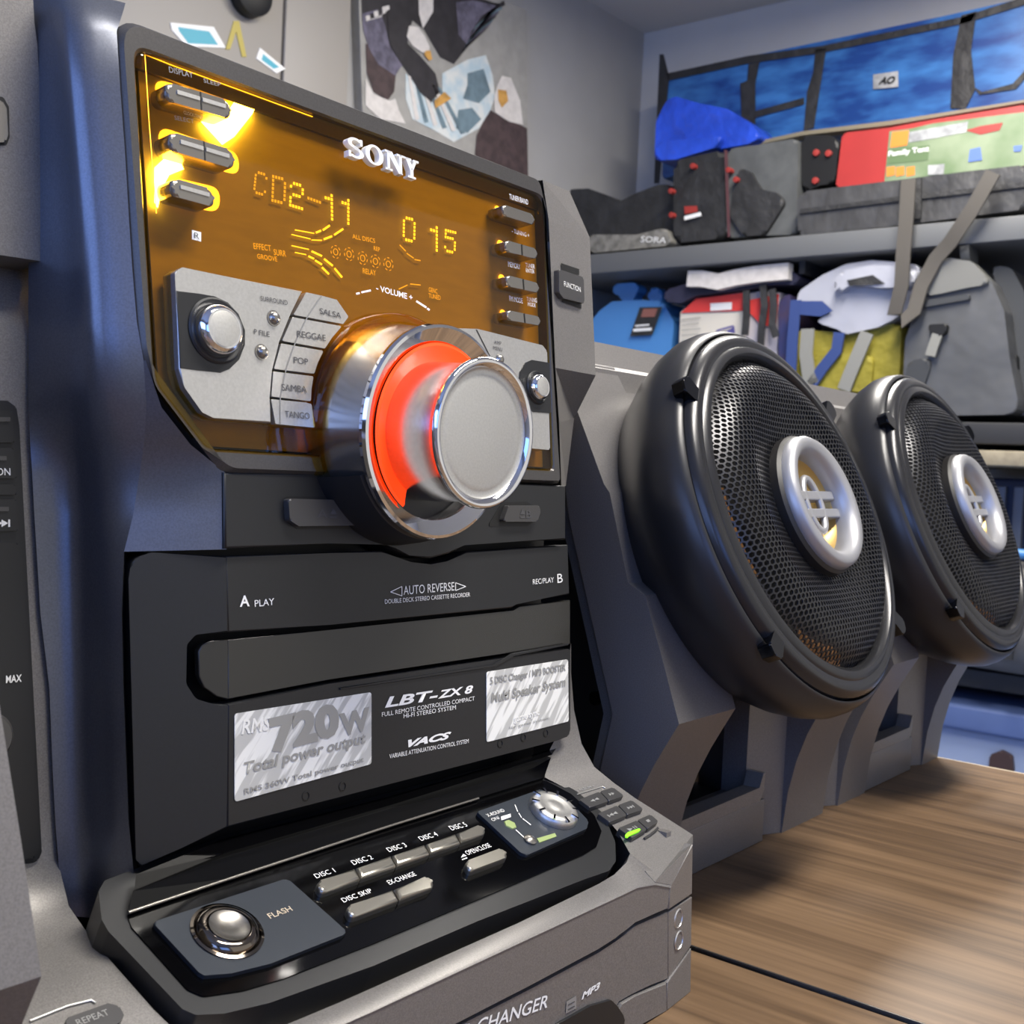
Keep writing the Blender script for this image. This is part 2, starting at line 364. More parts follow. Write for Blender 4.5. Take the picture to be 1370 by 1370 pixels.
# --- fascia strip below the display with the eject keys
sp = DOOR(.003)
bow = [(757, 722), (621, 727), (603, 740), (577, 747), (548, 743), (530, 736), (516, 726), (440, 727), (301, 734)]
prism('fascia_strip', [(300, 632), (452, 636), (757, 650)]+bow, sp, .014, dark, U, bev=.0008)
prism('eject_recess', [(380, 664), (465, 664), (482, 692), (482, 708), (398, 708), (383, 697)], sp, .0003, black, U, r=.002, bev=0, o=.0003)
ka = prism('eject_button', [(386, 667), (462, 669), (479, 697), (477, 703), (400, 704), (388, 696)], sp, .003, btnd, U, r=.0012, bev=.0008, o=.003)
text('A', (425, 693), (438, 693), 12, sp, greyp, ka, o=.0032)
polys('eject_symbol', [[(441, 688), (446, 680), (451, 688)], [(441, 691), (451, 691), (451, 693), (441, 693)]], sp, greyp, ka, o=.0032)
prism('eject_recess', [(655, 700), (672, 672), (705, 671), (711, 675), (724, 679), (724, 690), (706, 704), (655, 704)], sp, .0003, black, U, r=.002, bev=0, o=.0003)
kb = prism('eject_button', [(673, 698), (681, 676), (721, 676), (724, 684), (719, 698)], sp, .003, btnd, U, r=.0012, bev=.0006, o=.003)
text('B', (704, 693), (711, 693), 10, sp, greyp, kb, o=.0032)
polys('eject_symbol', [[(696, 688), (699, 681), (703, 688)], [(696, 691), (703, 691), (703, 693), (696, 693)]], sp, greyp, kb, o=.0032)
# --- right shoulder with the FUNCTION key
rw = [[H((726, 241), DISP(-.003)), H((762, 256), DISP(-.010))], [H((734, 294), DISP(-.003)), H((789, 318), DISP(-.012))],
      [H((743, 492), DISP(-.003)), H((797, 502), DISP(-.012))], [H((748, 565), DISP(-.008)), H((768, 560), DISP(-.03))], [H((751, 650), DISP(-.010)), H((757, 650), DISP(-.03))]]
for r in rw: r.append(r[1]+V((.002, .2, 0)))
rw.insert(0, [p+V((0, .03 if i < 2 else 0, .001)) for i, p in enumerate(rw[0])])
loft('right_shoulder', rw, body, U, False)
SH = Pl(H((765, 400), DISP(-.007)), (V(rw[2][1]-rw[2][0]).cross(V(rw[3][0]-rw[2][0]))*-1)) if False else None
e_ = (rw[3][1]-rw[3][0]).normalized(); w_ = (rw[2][0]-rw[3][0]).normalized(); nn = e_.cross(w_).normalized()
if nn.y > 0: nn = -nn
SH = Pl(rw[3][0], nn)
polys('key_slot', [[(751, 352), (775, 360), (775, 368), (751, 362)], [(752, 397), (778, 405), (778, 413), (752, 404)]], SH, black, U, o=.0004)
kf = prism('function_key', [(748, 360), (781, 371), (782, 406), (754, 399), (748, 391)], SH, .003, btnd, U, r=.0012, bev=.0007, o=.0028)
text('FUNCTION', (755, 383), (777, 391), 7, SH, white, kf, o=.003)
# --- cassette door
box('door_recess', .236, .466, .352, .37, rel(-.16), rel(-.03), black, U)
dt = [(302, 744), (440, 740), (511, 737), (524, 743), (550, 754), (577, 757), (598, 751), (624, 738), (760, 729)]
DPT = .008
du = multi('cassette_door', [
    (dt+[(762, 795), (690, 807), (686, 813), (440, 836), (305, 846)], DOOR, 0),
    ([(172, 775), (176, 748), (203, 739), (304, 744), (306, 846), (262, 849), (250, 862), (249, 915), (262, 935), (285, 942), (306, 943), (306, 1106), (240, 1136), (189, 1160), (182, 1150)], FACL, [.004, .005, .004, 0, 0, .002, .003, .004, .004, .002, 0, 0, 0, 0, .002]),
    ([(305, 942), (440, 915), (763, 868), (763, 984), (745, 991), (440, 1070), (304, 1107)], DOOR, [0, 0, .001, .003, 0, 0, 0])], DPT, doorm, U, bev=.0006)
ws = DOOR(-.0012)
multi('cassette_window', [([(305, 856), (440, 843), (687, 818), (695, 811), (763, 803), (763, 862), (440, 909), (305, 936)], DOOR(-.0014), 0),
                          ([(270, 863), (282, 857), (305, 856), (306, 936), (290, 932), (273, 920), (266, 905), (265, 872)], FACL(-.0014), 0)], .004, winm, U, bev=.0004)
prism('door_ridge', cFf((60, 838), (840, 722), (935, 662), (1220, 612), (1220, 622), (945, 672), (850, 732), (60, 850)), DOOR, .0008, dark, U, bev=.0003, o=.0008)
text('A', (321, 812), (334, 811), 15, DOOR, white, du, bold=.02); text('PLAY', (341, 812), (367, 809), 9, DOOR, white, du)
text('AUTO REVERSE', (540, 796), (608, 790), 12, DOOR, white, du)
for q_ in (((314, 350), (372, 322), (372, 370), (314, 350)), ((645, 303), (697, 322), (645, 343), (645, 303))): polys('arrow_outline', stroke(cFf(*q_), 1), DOOR, white, du)
text('DOUBLE DECK STEREO CASSETTE RECORDER', (515, 808), (629, 798), 6, DOOR, white, du)
text('REC/PLAY', (713, 782), (741, 779), 7, DOOR, white, du); text('B', (746, 780), (753, 779), 12, DOOR, white, du)
text('LBT-', (515, 947), (586, 936), 14, DOOR, white, du, bold=.03, shear=.25); text('ZX 8', (586, 935), (633, 927), 11, DOOR, white, du, bold=.03, shear=.25)
text('FULL REMOTE CONTROLLED COMPACT', (511, 959), (635, 937), 6, DOOR, white, du); text('HI-FI STEREO SYSTEM', (540, 961), (610, 949), 6, DOOR, white, du)
text('VACS', (546, 1000), (604, 988), 10, DOOR, white, du, bold=.05, shear=.4)
text('VARIABLE ATTENUATION CONTROL SYSTEM', (521, 1015), (627, 994), 6, DOOR, white, du)
for q in [(409, 1065), (458, 1052), (669, 995), (700, 987), (730, 981)]:
    p = H(q, DOOR); lathe('screw_hole', p, DOOR.n, [(.0019, .0002), (.0015, .0003), (.0012, -.001), (0, -.001)], black, du, seg=16)
# stickers
def sticker_mat():
    m = bpy.data.materials.new('foil_sticker'); m.use_nodes = True; nt = m.node_tree; b = nt.nodes['Principled BSDF']
    tc = nt.nodes.new('ShaderNodeTexCoord'); m0 = nt.nodes.new('ShaderNodeMapping'); m0.inputs['Rotation'].default_value = (0, radians(-42), 0); mp = nt.nodes.new('ShaderNodeMapping'); mp.inputs['Scale'].default_value = (330, 1, 42)
    nz = nt.nodes.new('ShaderNodeTexNoise'); nz.inputs['Scale'].default_value = 1; nz.inputs['Detail'].default_value = 2
    rp = nt.nodes.new('ShaderNodeValToRGB'); rp.color_ramp.elements[0].position = .46; rp.color_ramp.elements[0].color = lin((186, 186, 181)); rp.color_ramp.elements[1].position = .56; rp.color_ramp.elements[1].color = lin((232, 232, 226))
    nt.links.new(tc.outputs['Object'], m0.inputs[0]); nt.links.new(m0.outputs[0], mp.inputs[0]); nt.links.new(mp.outputs[0], nz.inputs['Vector']); nt.links.new(nz.outputs[0], rp.inputs[0]); nt.links.new(rp.outputs[0], b.inputs['Base Color'])
    b.inputs['Roughness'].default_value = .38; b.inputs['Metallic'].default_value = .0
    return m
foil = sticker_mat()
foilp = M('sticker_print', (158, 158, 154), 0.4, 0.3); foilw = M('sticker_print_light', (238, 238, 232), 0.4, 0.1)
s1 = prism('sticker', [(314, 955), (497, 926), (497, 1022), (314, 1073)], DOOR, .0003, foil, U, r=.0014, bev=0, o=.0004)
s1['label'] = 'silver foil sticker about power output'
text('RMS', (323, 983), (362, 977), 20, DOOR, foilw, s1, o=.0006, bold=.02, shear=.2)
text('720', (362, 1010), (455, 985), 50, DOOR, foilp, s1, o=.0006, bold=.06); text('W', (455, 987), (496, 976), 32, DOOR, foilp, s1, o=.0006, bold=.05)
text('Total power output', (327, 1041), (490, 998), 21, DOOR, foilp, s1, o=.0006, bold=.03, shear=.2)
text('RMS 360W Total power output', (327, 1065), (487, 1021), 10, DOOR, foilp, s1, o=.0006, bold=.02)
s2 = prism('sticker', [(651, 899), (760, 882), (761, 965), (651, 993)], DOOR, .0003, foil, U, r=.0014, bev=0, o=.0004)
s2['label'] = 'silver foil sticker about the disc changer'
text('5 DISC Changer / MP3 BOOSTER', (656, 919), (757, 900), 13, DOOR, foilp, s2, o=.0006, bold=.03)
text('Multi Speaker System', (657, 945), (757, 922), 18, DOOR, foilp, s2, o=.0006, bold=.03, shear=.2)
text('game sync', (688, 969), (722, 959), 9, DOOR, foilw, s2, o=.0006, bold=.03); text('for game system', (681, 977), (735, 963), 5, DOOR, foilp, s2, o=.0006)

# --- volume barrel, ring and knob
ax = (0, -1, 0); KC = V((KX, 0, KZ))
def kat(y): return V((KX, y, KZ))
col_ = lens_mat('amber_collar', (1.0, .80, .35))
lathe('amber_collar', kat(.3385), ax, [(.0480, -.004), (.0476, .0030), (.0462, .0052), (.0440, .0058), (.0440, -.004)], col_, U, seg=60, a0=radians(15), a1=radians(204))
lathe('barrel_cowl', kat(.345), ax, [(.0475, 0), (.0470, .010), (.0450, .021), (.0430, .0285), (.0414, .0290)], dark, U, seg=48, a0=radians(205), a1=radians(345))
lathe('volume_barrel', kat(.340), ax, [(.0438, -.01), (.0438, .002), (.0425, .010), (.0412, .022), (.0412, .0255)], barrelm, U, seg=80)
lathe('chrome_ring', kat(.312), ax, [(.0408, -.0040), (.0424, -.0026), (.0427, -.0008), (.0421, .0006), (.0409, .0010), (.0352, -.0022), (.0348, -.003), (.0348, -.010)], chrome, U, seg=96, ang=25)
lathe('ring_floor', kat(.3225), ax, [(.0352, -.002), (.0352, 0), (.020, 0)], dark, U, seg=64)
# the lit orange window runs round the knob except for its lower right
lathe('orange_light_ring', kat(.3150), ax, [(.0352, .0016), (.0340, .0020), (.0325, .0012), (.0300, .0002), (.0272, -.0008)], orange, U, seg=60, a0=radians(-12+0), a1=radians(238))
kn = lathe('volume_knob', kat(.3225), ax, [(.0276, 0), (.0276, .008), (.0273, .014), (.0269, .022), (.0270, .0285), (.0280, .0310)], knobm, U, seg=96)
lathe('knob_rim', kat(.2915), ax, [(.0279, 0), (.0290, .0006), (.0292, .0016), (.0289, .0029), (.0281, .0034), (.0272, .0034), (.0262, .0028), (.0252, .0016)], chrome, kn, seg=96, ang=60)
lathe('knob_face', kat(.2915), ax, [(.0264, .0026), (.0250, .0012), (.0236, .0006), (.0222, .0010), (.0205, .0014), (0, .0017)], facem, kn, seg=96, ang=80)
# --- left silver key panel
SP_ = DISP(.0032)
prism('key_panel', cC((155, 155), (200, 126), (937, 272), (862, 410), (792, 580), (742, 750), (727, 920), (746, 1076), (390, 1046), (322, 1012), (214, 860), (182, 745), (160, 268)), SP_, .007, silver, U, r=[.0012, .0012, 0, 0, 0, 0, 0, 0, .002, .002, .004, 0, 0], bev=.0005)
for nm, q, tq in (('SALSA', ((958, 279), (1055, 300), (1145, 325), (1216, 428), (1183, 472), (880, 416)), ((1042, 410), (1172, 440), 36)),
                  ('REGGAE', ((874, 430), (1176, 486), (1116, 555), (1072, 622), (811, 575)), ((905, 552), (1078, 578), 40)),
                  ('POP', ((805, 591), (1064, 636), (1030, 705), (1006, 776), (761, 746)), ((884, 712), (970, 724), 40)),
                  ('SAMBA', ((757, 762), (1002, 792), (990, 870), (986, 944), (745, 915)), ((810, 880), (962, 893), 42)),
                  ('TANGO', ((743, 931), (955, 952), (990, 962), (1012, 1106), (770, 1083)), ((830, 1042), (980, 1055), 40))):
    k = prism('preset_key', cC(*q), SP_, .007, silver, U, r=.0004, bev=.0004); a, b = cC(tq[0], tq[1])
    text(nm, a, b, tq[2]*.219, SP_, greyp, k, bold=.0)
# soft step that crosses the preset keys
st = [(1052, 302), (965, 430), (890, 590), (835, 750), (800, 925), (800, 1085)]
polys('key_step_line', stroke(cC(*st), 1.3), SP_, silp, U, o=.0002)
ins = prism('jog_inset', cC((166, 268), (300, 286), (400, 302), (480, 340), (545, 410), (585, 510), (585, 600), (550, 690), (490, 748), (435, 770), (300, 756), (190, 742)), SP_, .0006, dark, U, bev=.0002, o=.0003)
def round_button(q, pl, R, h, mat, parent, face=facem, name='round_button'):
    c = H(q, pl)
    b = lathe(name, c, pl.n, [(R, -.0002), (R*.99, h*.55), (R*.90, h*.88), (R*.78, h), (R*.70, h*.985)], mat, parent, seg=48)
    lathe('button_bezel', c, pl.n, [(R*1.30, .0006), (R*1.22, .0012), (R*1.12, .0010), (R*1.04, .0004), (R*.9, .0003)], dark, b, seg=48)
    lathe('button_cap', c, pl.n, [(R*.72, h*.97), (R*.66, h*1.0), (0, h*1.03)], face, b, seg=40); return b
jb = round_button(cC((405, 515))[0], SP_, .0090, .0052, chrome, U)
for q in ((758, 438), (684, 645)): c = H(cC(q)[0], SP_); lathe('dot_button', c, SP_.n, [(.0030, .0002), (.0024, .0003), (.0022, .0012), (.0014, .0020), (0, .0023)], btn, U, seg=24)
for s, a, b, h in (('SURROUND', (680, 330), (845, 358), 30), ('P FILE', (640, 535), (735, 552), 32)):
    p, q = cC(a, b); text(s, p, q, h*.219, SP_, greyp, U, bold=0, name='panel_lettering')
# --- right silver panel
prism('key_panel', [(596, 438), (639, 440), (726, 462), (732, 470), (736, 602), (690, 598), (596, 575)], SP_, .007, silver, U, r=[0, 0, .0015, .001, .001, 0, 0], bev=.0005, o=-.001)
polys('panel_seam', stroke(cD((828, 155), (905, 308), (930, 370)), 1)+stroke(cD((785, 265), (890, 285)), 1), SP_, blackprint, U, o=-.0008)
prism('jog_inset', cD((1042, 450), (1050, 370), (1075, 325), (1110, 310), (1200, 325), (1206, 582), (1120, 575), (1060, 540)), SP_, .0006, dark, U, r=.0008, bev=.0002, o=-.0006)
round_button(cD((1132, 452))[0], SP_(-.001), .0062, .0042, chrome, U)
c = H(cD((945, 308))[0], SP_(-.001)); lathe('dot_button', c, SP_.n, [(.0025, .0002), (.0021, .0010), (.0012, .0018), (0, .0020)], btn, U, seg=24)
p, q = cD((920, 228), (955, 235)); text('AMP', p, q, 4.5, SP_, greyp, U, o=-.0007, bold=0, name='panel_lettering'); p, q = cD((915, 258), (960, 268)); text('MENU', p, q, 5, SP_, greyp, U, o=-.0007, bold=0, name='panel_lettering')
# --- capsule keys left and right of the display
def capsule(qs, pl, th, mat, parent, name='capsule_key', split=None, bar=True):
    n = pl.n; P = [H(q, pl) for q in qs]; hgt = ((P[3]-P[0]).length+(P[2]-P[1]).length)/2
    b = prism3(name, P, n, th, mat, parent, r=hgt*.5, bev=hgt*.22, bseg=3)
    if bar:
        c0, c1 = (P[0]+P[3])/2, (P[1]+P[2])/2; u = (P[0]-P[3])*.5; e = (c1-c0)
        for a, z in ((.16, .50), (.54, .90)) if split else ((.2, .86),):
            prism3('key_bar', [c0+e*a+u*.42, c0+e*z+u*.42, c0+e*z-u*.02, c0+e*a-u*.02], n, .0004, silver, b, r=.0003)
            for ch in b.children[-1:]:
                ch.data.transform(Matrix.Translation(n*.0004))
        if split:
            prism3('key_gap', [c0+e*.515+u, c0+e*.53+u, c0+e*.53-u, c0+e*.515-u], n, .0003, black, b); b.children[-1].data.transform(Matrix.Translation(n*.0002))
    return b
BP = DISP(.0040)
for qs, sp2 in ((((278, 268), (622, 372), (630, 470), (284, 368)), 1), (((296, 528), (642, 632), (648, 732), (302, 630)), 1), (((306, 770), (530, 835), (548, 932), (312, 868)), 0)):
    capsule(cA(*qs), BP, .009, btn, U, split=sp2)
for qs, sp2 in ((((896, 455), (1055, 508), (1058, 560), (902, 512)), 0), (((910, 632), (1070, 678), (1072, 728), (914, 690)), 1), (((916, 806), (1078, 848), (1080, 896), (922, 862)), 1), (((920, 980), (1084, 1014), (1087, 1058), (926, 1030)), 1)):
    capsule(cB(*qs), BP, .009, btn, U, split=sp2, bar=False)
    P = cB(*qs)
    if sp2:
        m0 = ((P[0][0]+P[1][0])/2+1, (P[0][1]+P[1][1])/2); m1 = ((P[3][0]+P[2][0])/2+1, (P[3][1]+P[2][1])/2)
        polys('key_gap', stroke([m0, m1], 1.2), BP, black, U, o=.0002)
LG = DISP(-.0058)
def grow(qs, k):
    cx = sum(q[0] for q in qs)/len(qs); cy = sum(q[1] for q in qs)/len(qs)
    return [(q[0]+(k if q[0] > cx else -k), q[1]+(k if q[1] > cy else -k)) for q in qs]
for qs in (((225, 262), (640, 372), (650, 490), (250, 390)), ((250, 510), (655, 640), (660, 755), (255, 640)), ((250, 760), (560, 835), (555, 950), (275, 890))):
    prism('light_guide', grow(cA(*qs), 1.5), LG, .0004, ledy, U, r=.005, bev=0)
prism('light_source', cA((705, 300), (775, 340), (735, 440), (640, 560), (580, 600), (470, 480), (600, 440), (640, 380)), LG, .0005, ledw, U, bev=0, o=.0016)
prism('light_source', cA((225, 720), (300, 650), (345, 650), (375, 730), (300, 760), (262, 830), (240, 930), (225, 900)), LG, .0005, ledw, U, bev=0, o=.0016)
for x, y in cB((872, 485), (885, 655), (892, 825), (898, 1000)):
    lathe('light_source', H((x, y), LG), DISP.n, [(.0020, 0), (.0016, .0006), (0, .0008)], ledy, U, seg=16)
polys('light_guide', stroke(cB((1078, 480), (1092, 740), (1112, 1130)), 3.0), DISP, ledy, U, o=-.004)
# display lettering
for s, a, b, h in (('DISPLAY', (300, 222), (425, 252), 30), ('SLEEP', (480, 275), (570, 298), 22), ('CLOCK/TIMER', (375, 440), (480, 470), 18), ('SELECT', (328, 470), (430, 490), 22)):
    p, q = cA(a, b); text(s, p, q, h*.2555, DISP, silp, U, o=.0009, bold=0, name='display_lettering')
for s, a, b, h in (('TUNER/BAND', (932, 430), (1025, 460), 24), ('- TUNING +', (945, 598), (1030, 622), 20), ('MEMORY', (926, 765), (986, 780), 24), ('TUNER', (1012, 768), (1058, 776), 20), ('ENTER', (1014, 792), (1056, 800), 18), ('FM MODE', (932, 935), (998, 948), 24), ('TUNING', (1018, 936), (1068, 944), 20), ('MODE', (1024, 960), (1062, 967), 18)):
    p, q = cB(a, b); text(s, p, q, h*.29, DISP, white, U, o=.0009, bold=0, name='display_lettering')
p, q = cB((272, 884), (452, 934)); text('- VOLUME +', p, q, 8, DISP, white, U, o=.0009, bold=.02, name='display_lettering')
polys('volume_marks', stroke(cB((172, 900), (190, 896)), 2.6)+stroke(cB((198, 893), (245, 883)), 2.6)+stroke(cB((470, 936), (520, 968)), 2.6)+stroke(cB((524, 972), (536, 981)), 2.6), DISP, white, U, o=.0009)
prism('remote_mark', cA((420, 1048), (466, 1060), (466, 1108), (420, 1096)), DISP, .0003, white, U, bev=0, o=.0009)
p, q = cA((430, 1090), (458, 1098)); text('R', p, q, 8, DISP, greyp, U, o=.0012, name='display_lettering')
# raised maker's name
def slab(poly_list, p0, p1, h, pl, th, mat, parent, name):
    A, B = H(p0, pl), H(p1, pl); e = B-A; u = pl.n.cross(e.normalized()); hm = (H((p0[0], p0[1]-h), pl)-A).dot(u); bm = bmesh.new()
    for poly in poly_list: add_prism(bm, [A+e*x+u*hm*y for x, y in poly], pl.n, th)
    return bm_obj(name, bm, mat, parent)
def ring_quads(cx, cy, rx, ry, wx, wy, a0, a1, n=20):
    q = []
    for i in range(n):
        a, b = a0+(a1-a0)*i/n, a0+(a1-a0)*(i+1)/n
        q.append([(cx+rx*cos(a), cy+ry*sin(a)), (cx+rx*cos(b), cy+ry*sin(b)), (cx+(rx-wx)*cos(b), cy+(ry-wy)*sin(b)), (cx+(rx-wx)*cos(a), cy+(ry-wy)*sin(a))])
    return q
def R4(x0, x1, y0, y1): return [(x0, y0), (x1, y0), (x1, y1), (x0, y1)]
LS = ring_quads(.105, .735, .105, .265, .052, .11, radians(35), radians(285), 16)+ring_quads(.105, .265, .105, .265, .052, .11, radians(-145), radians(105), 16)
LS += [[(.065, .53), (.155, .36), (.16, .50), (.07, .64)], R4(.165, .198, .70, 1.0), R4(.008, .04, 0, .30)]
LO = ring_quads(.36, .5, .125, .5, .058, .10, 0, 2*pi, 32)
LN = [R4(.54, .575, 0, 1), R4(.715, .75, 0, 1), [(.53, 1), (.61, 1), (.76, 0), (.70, 0)], R4(.51, .61, 0, .10), R4(.51, .60, .90, 1), R4(.68, .78, .90, 1)]
LY = [R4(.87, .915, .0, .45), [(.80, 1), (.86, 1), (.915, .45), (.87, .40)], [(.94, 1), (.975, 1), (.915, .42), (.88, .45)], R4(.835, .95, 0, .10), R4(.785, .89, .90, 1), R4(.92, 1.0, .90, 1)]
slab(LS+LO+LN+LY, (466, 208), (561, 242), 27, DISP(.0034), .0030, white, U, 'raised_lettering')
# fluorescent display: dot-matrix characters and level arcs
F5 = {'0': '01110 10001 10001 10001 10001 10001 01110', '1': '00100 11100 00100 00100 00100 00100 00100', '2': '01110 10001 00001 01110 10000 10000 11111', '5': '11111 10000 11110 00001 00001 10001 01110',
      'D': '11110 10001 10001 10001 10001 10001 11110', 'C': '01110 10001 10000 10000 10000 10001 01110', '-': '00000 00000 00000 11111 00000 00000 00000'}
VP = DISP(-.0052)
def dots(ch, tl_, tr2, bl, mat, name='display_character'):
    q = []
    for j, row in enumerate(F5[ch].split()):
        for i, c in enumerate(row):
            if c == '1':
                f = lambda u, v: (tl_[0]+(tr2[0]-tl_[0])*u+(bl[0]-tl_[0])*v, tl_[1]+(tr2[1]-tl_[1])*u+(bl[1]-tl_[1])*v)
                u, v = i/4.4, j/6.5
                q.append([f(u, v), f(u+.16, v), f(u+.16, v+.11), f(u, v+.11)])
    polys(name, q, VP, mat, U, o=0)
for ch, t, r, b, m in (('C', (178, 205), (245, 225), (165, 330), vfdd), ('D', (275, 230), (350, 250), (270, 378), vfdd), ('2', (378, 265), (452, 288), (372, 405), vfd), ('-', (478, 290), (550, 316), (476, 430), vfdd),
                       ('1', (575, 330), (650, 352), (578, 475), vfd), ('1', (672, 358), (745, 380), (672, 500), vfd), ('0', (1025, 465), (1092, 482), (1022, 600), vfd), ('1', (1180, 515), (1250, 535), (1180, 655), vfd), ('5', (1265, 540), (1325, 555), (1260, 665), vfd)):
    T, R_, B = cV(t, r, b); dots(ch, T, R_, B, m)
def arc(pts, w, mat): polys('level_arc', [q for s in pts for q in stroke(cV(*s), w)], VP, mat, U, o=0)
arc([((525, 562), (555, 550)), ((565, 548), (605, 520)), ((570, 600), (618, 582)), ((630, 575), (682, 540))], 2.6, vfd)
arc([((405, 546), (515, 566)), ((385, 572), (495, 598)), ((500, 604), (560, 606)), ((385, 636), (485, 658)), ((405, 675), (470, 688))], 1.3, vfd)
arc([((500, 668), (560, 696)), ((572, 712), (622, 752)), ((632, 766), (675, 818)), ((482, 696), (515, 712)), ((520, 720), (560, 745)), ((560, 760), (600, 800))], 2.4, vfd)
arc([((1005, 632), (1040, 668)), ((1045, 680), (1085, 708)), ((1090, 716), (1125, 722)), ((1000, 885), (1050, 862)), ((1065, 856), (1125, 862))], 1.4, vfdd)
for x, y in ((638, 672), (715, 685), (793, 708), (866, 726), (940, 742)):
    for R_ in (27, 13):
        pts = [(x+R_*cos(2*pi*k/14), y+R_*1.35*sin(2*pi*k/14)+R_*.25*cos(2*pi*k/14)) for k in range(15)]
        polys('disc_ring', [q for k in range(0, 14, 2 if R_ > 20 else 1) for q in stroke(cV(pts[k], pts[k+1]), .9)], VP, vfdd, U, o=0)
for s, a, b, h in (('EFFECT', (170, 655), (270, 668), 34), ('SURR', (285, 690), (355, 700), 34), ('GROOVE', (190, 710), (305, 728), 28), ('ALL DISCS', (735, 595), (865, 622), 26), ('REP', (857, 662), (892, 672), 24), ('RELAY', (795, 795), (870, 808), 30), ('GENC', (1172, 900), (1222, 912), 26), ('TUNED', (1172, 935), (1240, 948), 26)):
    p, q = cV(a, b); text(s, p, q, h*.2336, VP, vfdd, U, o=0, bold=0, name='display_lettering')
# --- left wing of the unit
prism('left_wing', [(-60, -60), (20, -40), (44, -5), (46, 30), (50, 60), (58, 200), (70, 340), (66, 351), (0, 341), (-60, 335)], PW, .05, body, U, r=[0, .004, .004, 0, 0, 0, .001, .001, 0, 0], bev=.0012, o=.0050)
wk = prism('wing_key', [(-25, 136), (2, 133), (9, 145), (11, 180), (8, 190), (-25, 192)], PW, .004, btn, U, r=.0012, bev=.0006, o=.0062)
prism('wing_key_slot', [(-25, 131), (4, 129), (12, 143), (13, 184), (9, 194), (-25, 197)], PW, .0003, black, U, r=.0012, bev=0, o=.0052)
lw = [[(-60, 300), (66, 300)], [(-60, 352), (62, 352)], [(-60, 400), (46, 400)], [(-60, 450), (38, 450)], [(-60, 560), (43, 560)], [(-60, 800), (58, 800)], [(-60, 920), (66, 920)], [(-60, 1060), (72, 1060)], [(-60, 1150), (77, 1150)]]
rows = [[H(a, PW(-.0150 if i < 2 else (-.008 if i == 2 else -.002))), H(b, PW(-.0150 if i < 2 else (-.008 if i == 2 else -.002)))] for i, (a, b) in enumerate(lw)]
FL = DECK(-.004)
for a, b, t in (((-60, 1195), (92, 1212), .35), ((-60, 1235), (118, 1250), .7), ((-60, 1290), (152, 1290), 1), ((-60, 1350), (205, 1350), 1), ((-60, 1420), (262, 1405), 1)):
    rows.append([H(a, PW(-.002)).lerp(H(a, FL), t), H(b, PW(-.002)).lerp(H(b, FL), t)])
for r in rows: r[0] = V((.158, r[1].y, r[1].z)); r.append(r[1]+V((.0, .012, -.004)))
loft('left_wing_lower', rows, body, U, True, ang=60)
ip = PW(-.001)
prism('wing_inset', [(-60, 534), (10, 536), (22, 545), (26, 570), (56, 1140), (50, 1154), (30, 1156), (-60, 1165)], ip, .004, dark, U, r=[0, .001, .001, 0, .002, .002, 0, 0], bev=.0006)
for q, s, bar in (([(-60, 546), (16, 549), (20, 592), (-60, 592)], None, (0, 17, 560)), ([(-60, 598), (18, 599), (23, 640), (-60, 640)], 'ON', (0, 12, 612)), ([(-60, 647), (20, 648), (23, 662), (-60, 662)], None, None), ([(-60, 668), (22, 668), (25, 710), (-60, 712)], '>', (0, 15, 680))):
    k = prism('wing_button', q, ip, .002, dark, U, r=.0006, bev=.0004, o=.0016)
    if bar: prism('key_bar', [(bar[0]-10, bar[2]-2), (bar[1]-3, bar[2]-2), (bar[1]-3, bar[2]+4), (bar[0]-10, bar[2]+4)], ip, .0006, btnd, k, r=.0003, bev=.0001, o=.0022)
    if s == 'ON': text('FUNCTION', (-50, 636), (14, 636), 10, ip, white, k, o=.0018)
    if s == '>': polys('skip_symbol', [[(-6, 695), (3, 700), (-6, 705)], [(2, 695), (11, 700), (2, 705)], [(11, 695), (13.5, 695), (13.5, 705), (11, 705)]], ip, white, k, o=.0018)
prism('wing_lower_panel', [(-60, 724), (24, 726), (30, 740), (52, 1135), (46, 1148), (-60, 1158)], ip, .002, dark, U, r=.001, bev=.0005, o=.0012)
text('MAX', (8, 914), (29, 912), 10, ip, white, U, o=.0016, bold=.02, name='panel_lettering')
lathe('level_knob', H((-27, 985), ip(.001)), ip.n, [(.0085, 0), (.0082, .006), (.0070, .0075), (0, .0078)], btnd, U, seg=40)
rk = prism('repeat_key', [(88, 1362), (145, 1342), (160, 1346), (166, 1358), (160, 1368), (110, 1390), (90, 1385)], FL, .003, btnd, U, r=.001, bev=.0006, o=.0022)
text('REPEAT', (105, 1372), (147, 1357), 9, FL, silp, rk, o=.0024)
tube('repeat_trim', [H(q, FL(.0004)) for q in ((40, 1366), (90, 1346), (122, 1338), (128, 1342))], .0004, silver, U)
